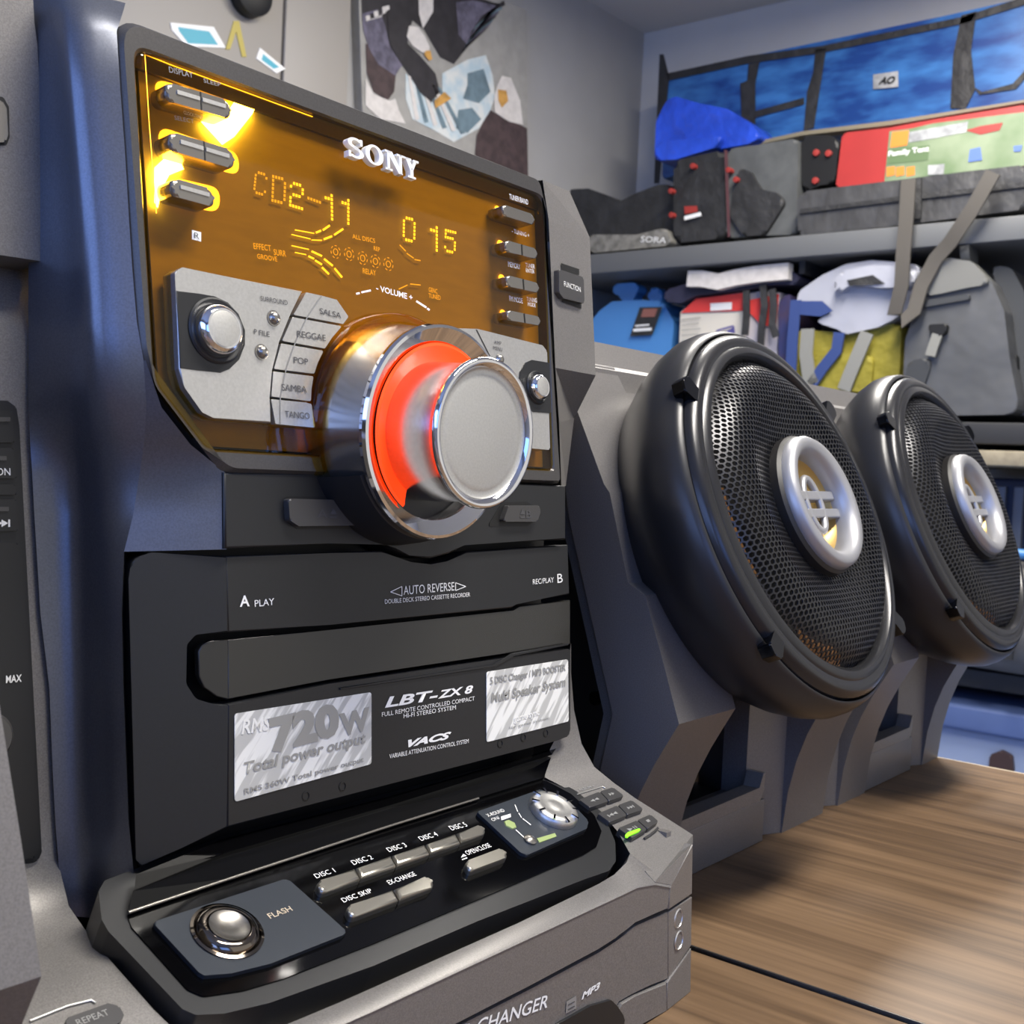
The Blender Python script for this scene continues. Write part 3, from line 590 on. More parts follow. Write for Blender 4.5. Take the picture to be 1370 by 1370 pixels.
# --- control deck: tub, gloss plate, panels
tub = [(132, 1192), (140, 1178), (187, 1160), (300, 1118), (745, 1000), (727, 1034), (772, 1059), (807, 1088), (823, 1126), (824, 1152), (815, 1165), (783, 1176), (640, 1232), (500, 1292), (360, 1342), (300, 1356), (262, 1358), (244, 1350), (145, 1246), (136, 1230)]
prism('deck_tub', tub, DECK, .022, dark, U, r=[.002, .002, 0, 0, 0, 0, .004, .006, .004, .004, .004, 0, 0, 0, 0, .003, .003, .003, .003, .001], bev=.0016, o=.0018, bseg=3)
gp = [(170, 1222), (520, 1106), (726, 1042), (764, 1062), (795, 1090), (805, 1112), (798, 1133), (780, 1144), (640, 1203), (500, 1262), (380, 1309), (326, 1325), (272, 1333), (251, 1324), (176, 1240)]
prism('gloss_deck', gp, DECK, .003, gloss, U, r=[.001, 0, .003, .003, .003, .003, .003, 0, 0, 0, .003, .003, .003, .003, .001], bev=.0006, o=.0024)
# stepped gloss riser between the deck and the cassette door
r1 = [[(182, 1170), (300, 1122), (520, 1066), (745, 1000)], [(180, 1190), (300, 1142), (520, 1078), (738, 1010)], [(178, 1192), (300, 1146), (520, 1081), (737, 1014)], [(172, 1218), (300, 1176), (520, 1104), (728, 1040)], [(172, 1223), (300, 1180), (520, 1107), (727, 1043)]]
dep = [DOOR(-.004), DOOR(.002), DECK(.0075), DECK(.0040), DECK(.0024)]
loft('deck_riser', [[H(q, p) for q in r] for r, p in zip(r1, dep)], gloss, U, False)
tube('deck_step_highlight', [H(q, DECK(.0036)) for q in ((172, 1221), (300, 1178), (520, 1105.5), (640, 1068))], .0006, btn, U)  # bright metal tube imitating the highlight along the deck step
GP = DECK(.0024)
fp = prism('flash_panel', cG((287, 800), (895, 602), (920, 612), (1178, 842), (1160, 860), (830, 990), (650, 1035), (525, 1045), (500, 1030)), GP, .002, slate, U, r=[.0015, .001, .001, .001, .001, .003, .003, .001, .001], bev=.0006, o=.0016)
FPn = GP(.0016); fc = H((304, 1246), FPn)
fb = lathe('flash_button', fc, FPn.n, [(.0122, .0), (.0124, .0005), (.0114, .0008), (.0108, .0002), (.0106, .0008), (.0100, .0020), (.0084, .0028), (.0070, .0028)], M('dark_chrome', (120, 112, 104), .08, 1.0), U, seg=64, ang=50)
lathe('button_cap', fc, FPn.n, [(.0072, .0028), (.0062, .0022), (.0030, .0014), (0, .0012)], btn, fb, seg=48)
text('FLASH', (362, 1229), (392, 1218), 8, FPn, edge, fp, o=.0002)
xr = prism('surround_panel', cH((430, 330), (695, 236), (830, 300), (895, 368), (888, 400), (640, 510), (612, 500)), GP, .002, slate, U, r=[.001, .001, .004, .003, .003, .002, .002], bev=.0006, o=.0016)
dc = H((739, 1087), FPn)
dl = lathe('surround_dial', dc, FPn.n, [(.0118, 0), (.0118, .0015), (.0112, .0032), (.0100, .0040), (.0072, .0042), (.0056, .0034), (.0030, .0040), (0, .0044)], silver, U, seg=56, ang=50)
e_, u_ = basis(FPn.n)
for k in range(10):
    a = 2*pi*k/10; d = e_*cos(a)+u_*sin(a); t = e_*-sin(a)+u_*cos(a)
    prism3('dial_notch', [dc+d*.0082+t*.0004, dc+d*.0118+t*.0006, dc+d*.0118-t*.0006, dc+d*.0082-t*.0004], FPn.n, .0006, chrome, dl); dl.children[-1].data.transform(Matrix.Translation(FPn.n*.0046))
lathe('indicator_lens', H(cH((568, 385))[0], FPn), FPn.n, [(.0030, 0), (.0028, .0005), (0, .0009)], greend, U, seg=6)
lathe('dot_button', H(cH((650, 450))[0], FPn), FPn.n, [(.0030, 0), (.0030, .0008), (.0018, .0018), (0, .0021)], btn, U, seg=24)
prism('indicator_lens', cH((680, 440), (755, 418), (762, 432), (690, 458)), FPn, .0006, greend, U, bev=.0001, o=.0004)
for s_ in (((588, 300), (600, 330)), ((604, 335), (616, 355)), ((620, 358), (655, 385)), ((592, 405), (630, 440)), ((708, 255), (735, 262))): polys('dial_mark', stroke(cH(*s_), 1.1), FPn, white, xr)
for s, a, b in (('X-ROUND', (478, 352), (548, 328)), ('ON/', (498, 370), (528, 358))): p, q = cH(a, b); text(s, p, q, 5, FPn, white, xr)
polys('print_block', [cH((530, 350), (570, 338), (572, 352), (532, 366))], FPn, white, xr)
# long metal disc keys
def bar_key(c0, c1, hh, nm, lab, la, lb, round0, round1, name='disc_key'):
    (x0, y0), (x1, y1) = c0, c1; b = prism(name, [(x0-hh*.55, y0-hh), (x1-hh*.55, y1-hh), (x1+hh*.55, y1+hh), (x0+hh*.55, y0+hh)], GP, .004, discb, U, r=[.0035 if round0 else 0, .0035 if round1 else 0, .0035 if round1 else 0, .0035 if round0 else 0], bev=.0013, o=.0030, bseg=3)
    if lab: text(lab, (la[0]-1, la[1]-2), (lb[0]-1, lb[1]-2), 7, GP, white, b, o=.0003, bold=0)
    return b
dk = [(426, 1187), (480, 1167), (528, 1150), (573, 1134.5), (614, 1120), (649, 1107.5)]
for i in range(5):
    (x0, y0), (x1, y1) = dk[i], dk[i+1]; t0 = .0 if i == 0 else .015; f = lambda t: (x0+(x1-x0)*t, y0+(y1-y0)*t)
    la, lb = cW(*(((122, 720), (248, 678)), ((365, 632), (495, 592)), ((598, 548), (716, 512)), ((808, 475), (920, 440)), ((1008, 406), (1112, 378)))[i])
    bar_key(f(t0), f(.975), 7.2-.35*i, 'disc', 'DISC %d' % (i+1), la, lb, i == 0, i == 4)
dk = [(466, 1220), (531, 1196), (580, 1177)]
for i in range(2):
    (x0, y0), (x1, y1) = dk[i], dk[i+1]; f = lambda t: (x0+(x1-x0)*t, y0+(y1-y0)*t); la, lb = cW(*(((300, 878), (490, 810)), ((600, 762), (776, 700)))[i])
    bar_key(f(0.0 if i == 0 else .015), f(.975), 7.2, 'skip', ('DISC SKIP', 'EX-CHANGE')[i], la, lb, i == 0, i == 1)
la, lb = cW((1112, 568), (1268, 512)); bar_key((625, 1159), (677, 1139.5), 6.4, 'open', 'OPEN/CLOSE', la, lb, True, True)
polys('open_symbol', [cW((1060, 575), (1075, 550), (1098, 562)), cW((1066, 585), (1100, 572), (1103, 578), (1070, 591))], GP, white, U)
# --- right flank with the transport keys
FR_ = DECK(.0016)
rowsR = []
for inn_, ou, po, pp in (((755, 930), (764, 860), DOOR(-.006), DOOR(-.014)), ((750, 975), (764, 900), DOOR(-.006), DOOR(-.014)), ((736, 1002), (768, 950), DOOR(-.003), DOOR(-.012)), ((731, 1020), (778, 995), DECK(.006), DECK(.010)), ((729, 1040), (795, 1026), DECK(.003), DECK(.004)), ((760, 1056), (822, 1048), FR_, FR_), ((800, 1082), (850, 1068), FR_, FR_), ((826, 1112), (885, 1090), FR_, FR_), ((843, 1142), (927, 1117), FR_, FR_)):
    rowsR.append([H(inn_, po(-.006)), H(inn_, po), H(ou, pp), H(ou, pp)+V((.001, .006, -.02))])
loft('right_flank', rowsR, body, U, True, ang=50)
for q, s in ((((175, 848), (310, 795), (370, 860), (248, 902)), 'rew'), (((316, 793), (400, 766), (475, 822), (376, 858)), 'fwd'), (((300, 942), (430, 887), (494, 952), (380, 1000)), 'prev'), (((436, 885), (525, 852), (604, 912), (500, 950)), 'next'), (((436, 1040), (560, 987), (628, 1048), (530, 1106)), 'play'), (((566, 985), (650, 947), (704, 992), (634, 1045)), 'stop')):
    P = cP(*q); k = prism('transport_key', P, FR_, .004, btnd, U, r=.0008, bev=.0007, o=.0026)
    cx = sum(p[0] for p in P)/4; cy = sum(p[1] for p in P)/4; ee = V((.055*90, -.022*90, 0)); sh = []
    ex_ = ((P[1][0]-P[0][0])*.14, (P[1][1]-P[0][1])*.14); ey_ = ((P[3][0]-P[0][0])*.13, (P[3][1]-P[0][1])*.13)
    f = lambda u, v: (cx+ex_[0]*u+ey_[0]*v, cy+ex_[1]*u+ey_[1]*v)
    if s in ('rew', 'prev'): sh = [[f(-1.4, 0), f(0, -1), f(0, 1)], [f(0, 0), f(1.4, -1), f(1.4, 1)]]
    if s in ('fwd', 'next'): sh = [[f(-1.4, -1), f(-1.4, 1), f(0, 0)], [f(0, -1), f(0, 1), f(1.4, 0)]]
    if s == 'prev': sh.append([f(-1.8, -1), f(-1.4, -1), f(-1.4, 1), f(-1.8, 1)])
    if s == 'next': sh.append([f(1.4, -1), f(1.8, -1), f(1.8, 1), f(1.4, 1)])
    if s == 'play': sh = [[f(-1.6, -1.6), f(-1.6, .4), f(0, -.6)], [f(.3, -1.4), f(.7, -1.4), f(.7, .2), f(.3, .2)], [f(1.1, -1.4), f(1.5, -1.4), f(1.5, .2), f(1.1, .2)]]
    if s == 'stop': sh = [[f(-.8, -1.2), f(.8, -1.2), f(.8, .6), f(-.8, .6)]]
    polys('key_symbol', sh, FR_, silp, k, o=.0028)
    if s == 'play': prism('play_light', cP((484, 1082), (500, 1066), (575, 1040), (586, 1048), (575, 1060), (512, 1088), (500, 1100), (486, 1098)), FR_, .0006, green, k, bev=.0001, o=.0034)
tube('flank_trim', [H(q, FR_(.0004)) for q in cP((158, 815), (330, 762), (348, 772))], .0003, silver, U)
text('- ALBUM +', *cP((165, 795), (285, 762)), 3.6, FR_, silp, U, bold=.02, name='panel_lettering')
tube('flank_trim', [H(q, FR_(.0006)) for q in cP((700, 1040), (680, 1062), (650, 1085), (610, 1110))], .0006, btnd, U)
# --- disc-changer base
YF = .262; BF = YP(YF)
# sloping ledge between tub and front, with the well the tub sits in
led = [((380, 1372), (380, 1402)), ((500, 1322), (500, 1349)), ((693, 1235), (693, 1259)), ((802, 1182), (830, 1195)), ((822, 1170), (853, 1184)), ((838, 1154), (876, 1180)), ((843, 1142), (898, 1184))]
loft('base_ledge', [[H((a[0]-6, a[1]-4), YP(YF+.012))+V((0, .004, -.012)), H(a, YP(YF+.010)), H(b, BF(.0006)), H((b[0], b[1]+4), BF(.0014))] for a, b in led], body, U, True, ang=50)
prism3('base_corner_top', [H((843, 1142), FR_), H((927, 1117), FR_), H((927, 1128), XP(.4805)), H((898, 1184), BF(.0008)), H((876, 1180), BF(.0008))], (0, -.4, .9), .004, body, U)
# front panels
groove = [(450, 1450), (609, 1370), (712, 1317), (800, 1270), (824, 1256), (838, 1242), (850, 1234), (870, 1225), (894, 1216)]
up_edge = [(897, 1186), (876, 1183), (853, 1187), (693, 1262), (500, 1352), (400, 1398)]
prism('changer_upper_front', groove+up_edge, BF, .012, body, U, bev=.0006, o=.0010)
lowc = [(894, 1220), (894, 1310), (870, 1318), (845, 1330), (828, 1338), (820, 1352), (818, 1362), (760, 1400), (560, 1500), (420, 1560), (420, 1470), (609, 1375), (712, 1322), (800, 1275), (824, 1261), (838, 1247), (850, 1239), (870, 1230)]
dr = prism('disc_drawer', lowc, BF, .012, body, U, bev=.0006)
CHN = [(897, 1186), (927, 1130), (926, 1196), (895, 1217)]
def chf(name, L, ly, rx, o=0):
    pts = [H(q, BF(ly)) if q[0] < 905 else H(q, XP(.4795-o)) for q in L]; n = (pts[1]-pts[0]).cross(pts[-1]-pts[0]).normalized()
    if n.y > 0: n = -n
    return prism3(name, pts, n, .004, body, U, bev=.0004), n, pts
chf('corner_facet_upper', CHN, .0010, 0); _, cn, cpt = chf('corner_facet', [(894, 1220), (926, 1200), (925, 1265), (894, 1311)], 0, 0)
_c = chf('corner_facet_lower', [(893, 1315), (925, 1269), (924, 1329), (892, 1360)], .0012, 0)
for q in ((905, 1225), (905, 1268)):
    pc = cpt[0].lerp(cpt[1], .42) if q[1] < 1240 else cpt[3].lerp(cpt[2], .42).lerp(cpt[0].lerp(cpt[1], .42), .42)
    pc = pc + V((0, 0, -.006)) if q[1] < 1240 else pc
    lathe('side_dimple', pc, cn, [(.0046, .0002), (.0041, .0007), (.0035, -.0004), (0, -.0014)], silver, U, seg=24)
prism('base_lower_front', [(892, 1315), (892, 1361), (760, 1425), (560, 1520), (420, 1585), (420, 1568), (560, 1505), (765, 1402), (822, 1364), (832, 1343), (850, 1333)], BF, .012, body, U, bev=.0005, o=.0012)
prism('drawer_grip', [(744, 1372), (790, 1346), (818, 1338), (826, 1346), (834, 1358), (838, 1372), (800, 1400), (744, 1420)], BF, .004, dark, U, r=.002, bev=.0008, o=.0014)
text('CD CHANGER', (596, 1399), (732, 1348), 17, BF, white, dr, bold=.01, up=(601, 1378)); text('MP3', (778, 1338), (803, 1322), 9, BF, white, dr, bold=.04, shear=.3)
polys('disc_mark', [[(758, 1340), (771, 1332), (771, 1349), (757, 1356)]], BF, silp, dr)
polys('disc_mark', stroke([(760, 1351), (769, 1346)], 1.4)+stroke([(760, 1345), (769, 1340)], 1.2), BF, greyp, dr, o=.0005)
box('base_case', .202, .4785, YF+.0135, .60, DZ, rel(-.196), body, U)
box('base_case_side', .4755, .4795, YF+.016, .60, DZ, rel(-.170), body, U)
for x in (.225, .455):
    for y in (.29, .57): box('foot', x-.012, x+.012, y-.012, y+.012, DZ, DZ+.0045, black, U)

for o_ in [U]+list(U.children_recursive):      # nothing of the unit reaches below the desk top
    if o_.type == 'MESH':
        for v_ in o_.data.vertices:
            if v_.co.z < DZ+.0003: v_.co.z = DZ+.0003
# ------------------------------------------------------------------ loudspeaker cabinet lying on the desk
finm = M('speaker_graphite', (112, 109, 107), 0.42, 0.35, 0.5, noise=0.14, nscale=1600)
fingr = M('speaker_rib_grain', (92, 92, 92), 0.5, 0.3, 0.5, noise=0.35, nscale=2600, bump=.3)
tubm = M('speaker_housing_black', (42, 42, 44), 0.33, 0.25, 0.5)
ringm = M('grille_ring_black', (44, 44, 46), 0.26, 0.4, 0.5)
meshm = M('grille_mesh_metal', (58, 58, 60), 0.33, 0.7, 0.5)
trimm = M('speaker_trim_silver', (168, 168, 170), 0.40, 0.6, 0.5)
conem = M('cone_paper', (30, 28, 27), 0.5); copperm = M('copper_tone', (150, 104, 58), 0.35, .4)
goldm = M('gold_dome', (176, 146, 84), 0.35, 0.5)
LEANS = 23.0; ln = radians(LEANS); SN = V((0, -cos(ln), sin(ln))); SE = V((1, 0, 0)); SU = V((0, sin(ln), cos(ln)))
SPK = empty('loudspeaker', (.79, .45, DZ), 'graphite loudspeaker cabinet with two round mesh-covered drivers, lying at the desk edge', 'loudspeaker')
prof = [(.400, .062), (.382, .033), (.361, -.008), (.357, -.0125), (.342, -.0605), (.331, -.066), (.318, -.099), (.306, -.131), (.312, -.1415), (.320, -.156), (.3275, -.172), (.334, -.191), (.339, -.214), (.342, -.243)]
def extr(name, pr, x0, x1, mat, bev=.0012):
    P = [V((x0, y, CZ+z)) for y, z in pr]; bm = bmesh.new(); add_prism(bm, P, V((-1, 0, 0)), x1-x0, 0)
    if bev: bmesh.ops.bevel(bm, geom=[e for e in bm.edges if e.calc_face_angle(0) > radians(20)], offset=bev, segments=2, affect='EDGES', profile=.5, clamp_overlap=True)
    return bm_obj(name, bm, mat, SPK, True, ang=30)
XF = [(.530, .592), (.739, .806), (.833, .885), (1.012, 1.052)]
for i_, (x0, x1) in enumerate(XF):
    extr('fin', prof+([(.372, -.243), (.368, -.20), (.354, -.166), (.3475, -.133), (.3835, -.028), (.402, .058)] if i_ == 0 else [(.395, -.243), (.43, .062)]), x0, x1, finm)
# body behind the fins
extr('cabinet', [(.398, .060), (.374, -.010), (.362, -.06), (.352, -.11), (.376, -.14), (.376, -.243), (.62, -.243), (.62, .078), (.44, .078)], .5440, 1.046, finm)
extr('baffle', [(.414, .078), (.402, .058), (.3825, .033), (.3615, -.008), (.3575, -.0125), (.3425, -.0605), (.3315, -.066), (.325, -.083), (.372, -.083), (.44, .078)], .5420, 1.0515, finm)
extr('side_panel', [(.398, .050), (.352, -.10), (.348, -.132), (.362, -.165), (.362, -.236), (.61, -.236), (.61, .07)], .5400, .5438, black, 0)
rib = [(.386, .03), (.3835, -.028), (.3475, -.133), (.354, -.166), (.3605, -.166), (.3545, -.134), (.3905, -.028), (.393, .03)]
extr('side_rib', rib, .5315, .5420, fingr, .0006)
for q in ((797, 934), (808, 927)): lathe('screw', H(q, XP(.5399)), (-1, 0, 0), [(.004, 0), (.004, .001), (.002, .0016), (0, .001)], gloss, SPK, seg=20)
def wedge(nm, x0, x1, y0, y1, z0, z1): return prism3(nm, [V((x0, y0, CZ+z1)), V((x1, y1, CZ+z1)), V((x1, .40, CZ+z1)), V((x0, .40, CZ+z1))], (0, 0, 1), z1-z0, finm, SPK, bev=.0006)
for x0, x1, x2 in ((.592, .709, .7395), (.885, .984, 1.0125)):
    box('port_floor', x0, x1+.004, .343, .40, DZ, CZ-.214, finm, SPK, .001)
    box('port_back', x0+.001, x1+.002, .374, .378, CZ-.214, CZ-.125, gloss, SPK)
    wedge('port_cheek', x1, x2, .356, .3425, -.2428, -.10)
    prism3('port_sill', [V((x0+.002, .3425, CZ-.2145)), V((x1-.004, .3425, CZ-.2145)), V((x1+.001, .3425, CZ-.208)), V((x1+.002, .3425, CZ-.196)), V((x1-.002, .3425, CZ-.196)), V((x1-.006, .3425, CZ-.2055)), V((x0+.002, .3425, CZ-.2055))], (0, -1, 0), .012, body, SPK, bev=.0006)
wedge('groove_back', .8055, .8335, .358, .3435, -.2428, -.10)
def grille_mesh():
    bm = bmesh.new(); pitch = .0034; R = .0965; ri = .041; wall = .00070; hexr = pitch/sqrt(3)
    def hgt(r):
        t = r/R
        if t > .72: return .0145*(1-((t-.72)/.28)**2.2)
        return .0145-.0075*((.72-t)/.30)**1.2 if t > .42 else .0070
    rows = int(R/(pitch*.866))+2; cache = {}
    def vert(x, y, dz):
        k = (round(x*1e5), round(y*1e5), dz)
        if k not in cache: cache[k] = bm.verts.new(SE*x+SU*y+SN*(hgt(math.hypot(x, y))-dz*.0008))
        return cache[k]
    for j in range(-rows, rows+1):
        for i in range(-rows, rows+1):
            cx = (i+(.5 if j % 2 else 0))*pitch; cy = j*pitch*.866; d = math.hypot(cx, cy)
            if d > R-.0018 or d < ri: continue
            o_ = [(cx+hexr*cos(pi/6+k*pi/3), cy+hexr*sin(pi/6+k*pi/3)) for k in range(6)]; s = 1-wall/(pitch/2)*.62
            n_ = [(cx+(x-cx)*s, cy+(y-cy)*s) for x, y in o_]
            for k in range(6):
                l = (k+1) % 6
                bm.faces.new((vert(*o_[k], 0), vert(*o_[l], 0), vert(*n_[l], 0), vert(*n_[k], 0)))
                bm.faces.new((vert(*n_[k], 0), vert(*n_[l], 0), vert(*n_[l], 1), vert(*n_[k], 1)))
    for f in bm.faces: f.smooth = False
    me = bpy.data.meshes.new('grille_mesh'); bm.to_mesh(me); bm.free(); me.materials.append(meshm); return me
GM = grille_mesh()
def driver(cx):
    C = V((cx, .300, CZ-.019))
    lathe('driver_housing', C, SN, [(.096, -.075), (.101, -.058), (.1065, -.050), (.1130, -.040), (.1180, -.029), (.1205, -.019), (.1200, -.011), (.1180, -.0045), (.1158, -.0012), (.1145, -.0008), (.1138, -.003), (.1138, -.012)], tubm, SPK, seg=112, ang=50)
    lathe('grille_ring', C, SN, [(.1132, -.010), (.1128, .0010), (.1100, .0040), (.1070, .0052), (.1040, .0046), (.1020, .0062), (.0990, .0066), (.0962, .0040), (.0955, -.004)], ringm, SPK, seg=112, ang=45)
    g = bpy.data.objects.new('grille_mesh', GM); COL.objects.link(g); g.parent = SPK
    g.matrix_parent_inverse = Matrix.Translation(-SPK.location); g.location = C; g['kind'] = 'stuff'
    lathe('cone', C, SN, [(.0960, -.004), (.088, -.001), (.080, -.006), (.050, -.030), (.030, -.036), (0, -.036)], conem, SPK, seg=64)
    for a0, a1 in ((172, 205), (232, 262)):
        lathe('copper_arc', C, SN, [(.0945, .0005), (.0885, .0026), (.0825, -.0010)], copperm, SPK, seg=18, a0=radians(a0), a1=radians(a1))  # short copper-coloured arcs just inside the mesh edge
    lathe('trim_base', C, SN, [(.0430, .0), (.0430, .0125), (.0405, .0150)], conem, SPK, seg=64)
    lathe('trim_ring', C, SN, [(.0405, .010), (.0412, .0150), (.0402, .0190), (.0380, .0212), (.0345, .0210), (.0315, .0185), (.0298, .0140), (.0293, .0085)], trimm, SPK, seg=80, ang=50)
    lathe('dome', C, SN, [(.0294, .0090), (.0270, .0050), (.0200, .0010), (.0120, -.0005), (.0100, .0005), (.006, .0035), (0, .0045)], goldm, SPK, seg=48)
    def bar(y, nm='bridge_bar'):
        P = [C+SE*x+SU*(y+s)+SN*.0125 for x, s in ((-.0285, -.0028), (.0285, -.0028), (.0285, .0028), (-.0285, .0028))]
        return prism3(nm, P, SN, .006, trimm, SPK, bev=.0008)
    bar(.0055); bar(-.0055)
    pts = [C+SE*(.0095*cos(2*pi*k/28))+SU*(.0165*sin(2*pi*k/28))+SN*.0105 for k in range(28)]
    tube('bridge_loop', pts, .0024, trimm, SPK, seg=8, closed=True)
    for a in (143, 221, 318, 37):
        d = SE*cos(radians(a))+SU*sin(radians(a)); t = SE*-sin(radians(a))+SU*cos(radians(a)); P0 = C+d*.1135+SN*.0045
        cl = prism3('grille_clip', [P0-d*.0085-t*.0045, P0+d*.006-t*.0062, P0+d*.009+t*0, P0+d*.006+t*.0062, P0-d*.0085+t*.0045], SN, .008, gloss, SPK, r=.0015, bev=.0018, bseg=3)
driver(.645); n1 = {o.name for o in SPK.children}; driver(.936)
# the second cabinet of the pair, on the other side of the unit
SP2 = SPK.copy(); COL.objects.link(SP2); SP2.location = SPK.location + V((-.901, -.044, 0))
SP2['label'] = 'graphite loudspeaker cabinet cut off by the picture frame, its pale fin beside the REPEAT key'
for ch in [o for o in SPK.children if o.name in n1]:      # this cabinet carries one driver, well away from its end fin
    c = ch.copy(); COL.objects.link(c); inv = ch.matrix_parent_inverse.copy(); c.parent = SP2; c.matrix_parent_inverse = inv
# ------------------------------------------------------------------ lamps and window the room has
lampm = M('lamp_diffuser', (255, 250, 240), .5, emit=(255, 246, 230), estr=4.0)
for x, y, lab in ((.75, -.25, 'long white ceiling lamp above the desk'), (2.1, .9, 'long white ceiling lamp by the storage shelf')):
    L_ = empty('ceiling_lamp', (x, y, CEIL), lab, 'lamp')
    box('housing', x-.58, x+.58, y-.15, y+.15, 2.455, CEIL, white, L_, .005); box('diffuser', x-.55, x+.55, y-.12, y+.12, 2.449, 2.4555, lampm, L_)
WY0, WY1, WZ0, WZ1 = -1.2, 2.0, 1.14, 2.1
skyp = M('daylit_window_glass', (150, 185, 255), .2, emit=(120, 165, 255), estr=2.3)
for nm, a in (('wall_left', (-1.88, -1.8, -1.8, WY0, 0, CEIL)), ('wall_left_far', (-1.88, -1.8, WY1, YB, 0, CEIL)), ('wall_left_sill', (-1.88, -1.8, WY0, WY1, 0, WZ0)), ('wall_left_head', (-1.88, -1.8, WY0, WY1, WZ1, CEIL))):
    box(nm, *a, wallm, kind='structure')
wn = box('window_1', -1.86, -1.85, WY0, WY1, WZ0, WZ1, skyp, kind='structure')
box('window_frame', -1.85, -1.80, WY0, WY0+.04, WZ0, WZ1, white, wn); box('window_frame', -1.85, -1.80, WY1-.04, WY1, WZ0, WZ1, white, wn); box('window_mullion', -1.85, -1.80, .38, .42, WZ0, WZ1, white, wn)
FX0, FX1 = -1.7, -.25
for nm, a in (('wall_front', (-1.8, FX0, -1.88, -1.8, 0, CEIL)), ('wall_front_near', (FX1, 0, -1.88, -1.8, 0, CEIL)), ('wall_front_sill', (FX0, FX1, -1.88, -1.8, 0, WZ0)), ('wall_front_head', (FX0, FX1, -1.88, -1.8, WZ1, CEIL))):
    box(nm, *a, wallm, kind='structure')
wf = box('window_2', FX0, FX1, -1.86, -1.85, WZ0, WZ1, skyp, kind='structure')
box('window_frame', FX0, FX0+.04, -1.85, -1.80, WZ0, WZ1, white, wf); box('window_frame', FX1-.04, FX1, -1.85, -1.80, WZ0, WZ1, white, wf)
# ------------------------------------------------------------------ painting and cupboard on the back wall
PY = YP(YB-.03); c6 = crop(460, 0, .30657)
canv = M('canvas_grey', (150, 148, 143), .75, noise=.08, nscale=25); p_dark = M('paint_dark', (40, 37, 40), .7, noise=.25, nscale=30); p_wing = M('paint_wing', (92, 88, 104), .7, noise=.35, nscale=40)
p_white = M('paint_white', (205, 200, 195), .7, noise=.08, nscale=50); p_ice = M('paint_ice', (170, 190, 200), .7, col2=(205, 208, 205), nscale=25); p_teal = M('paint_teal', (98, 118, 128), .7, noise=.2, nscale=30)
p_ochre = M('paint_ochre', (186, 140, 70), .7, noise=.2, nscale=50); p_brown = M('paint_brown', (66, 52, 52), .7, noise=.25, nscale=40)
pt = prism('painting', [(477, -95), (705, 14), (708, 310), (488, 235)], PY, .028, canv, None, bev=.002)
tag(pt, 'unframed canvas painting of eagles over icy water on the back wall', 'painting')
def paint(nm, q, m, o): polys(nm, [c6(*q)], PY, m, pt, o=o)
paint('painted_wing', ((70, -200), (250, -120), (470, -60), (560, -20), (650, 10), (700, 20), (640, 75), (600, 130), (545, 200), (480, 280), (420, 250), (350, 130), (300, 90), (270, 180), (260, 280), (190, 250), (120, 160), (80, 90)), p_dark, .001)
paint('painted_feathers', ((80, 60), (150, 40), (180, 110), (200, 200), (255, 285), (225, 330), (150, 280), (110, 210), (85, 130)), p_wing, .002)
paint('painted_feathers', ((490, 10), (560, 0), (690, 30), (620, 100), (560, 130), (540, 200), (500, 150)), p_wing, .002)
paint('painted_body', ((190, 60), (270, 90), (280, 190), (330, 240), (400, 320), (420, 400), (380, 445), (330, 400), (290, 330), (240, 260), (200, 190)), p_dark, .003)
paint('painted_head', ((285, 112), (325, 118), (355, 160), (375, 205), (372, 232), (340, 228), (300, 200), (275, 160)), p_white, .004)
paint('painted_beak', ((355, 222), (378, 220), (386, 258), (372, 264), (352, 240)), p_ochre, .005)
paint('painted_tail', ((325, -60), (390, -40), (390, 50), (345, 125), (328, 60)), p_white, .004)
paint('painted_ground', ((95, 190), (160, 220), (230, 300), (220, 400), (190, 440), (130, 400), (100, 320)), p_brown, .0015)
paint('painted_splash', ((430, 320), (540, 260), (620, 240), (650, 330), (660, 420), (640, 480), (590, 560), (480, 620), (380, 560), (300, 520), (270, 430), (270, 320), (310, 360), (380, 450), (430, 400)), p_ice, .0012)
paint('painted_water', ((540, 320), (610, 300), (640, 400), (590, 450), (520, 430), (540, 370)), p_teal, .002); paint('painted_water', ((500, 480), (560, 470), (600, 520), (540, 580), (490, 560)), p_teal, .002)
paint('painted_talon', ((395, 440), (440, 400), (470, 430), (430, 455), (400, 472)), p_ochre, .005)
paint('painted_bird', ((640, 480), (700, 520), (770, 545), (800, 560), (805, 800), (570, 700), (580, 590), (610, 530)), p_brown, .002)
paint('painted_head', ((690, 330), (730, 340), (770, 440), (782, 545), (720, 530), (660, 490), (655, 430), (670, 370)), p_white, .003); paint('painted_face', ((672, 390), (710, 395), (718, 440), (690, 470), (675, 440)), p_ochre, .004)
for k in range(7):
    a0 = 500+k*12; paint('painted_feather', ((a0, 250-k*22), (a0+30, 215-k*24), (620+k*14, 130-k*18), (640+k*10, 110-k*18), (a0+60, 175-k*20)), (p_dark, p_wing, p_teal)[k % 3], .003+k*.0003)
for k in range(6):
    paint('painted_streak', ((280+k*26, 330+k*10), (292+k*26, 332+k*10), (330+k*40, 520+k*12), (312+k*40, 525+k*12)), (p_white, p_teal)[k % 2], .0022+k*.0002)
for k in range(5):
    paint('painted_streak', ((95+k*18, 70-k*10), (165+k*8, 55-k*8), (168+k*8, 72-k*8), (98+k*18, 92-k*8)), (p_white, p_dark)[k % 2], .0028+k*.0002)
paint('painted_mist', ((95, 340), (130, 410), (200, 440), (225, 430), (240, 480), (270, 540), (160, 520), (95, 460)), p_white, .002)
cupm = M('cupboard_white', (150, 145, 138), .5); CY = YP(YB-.05)
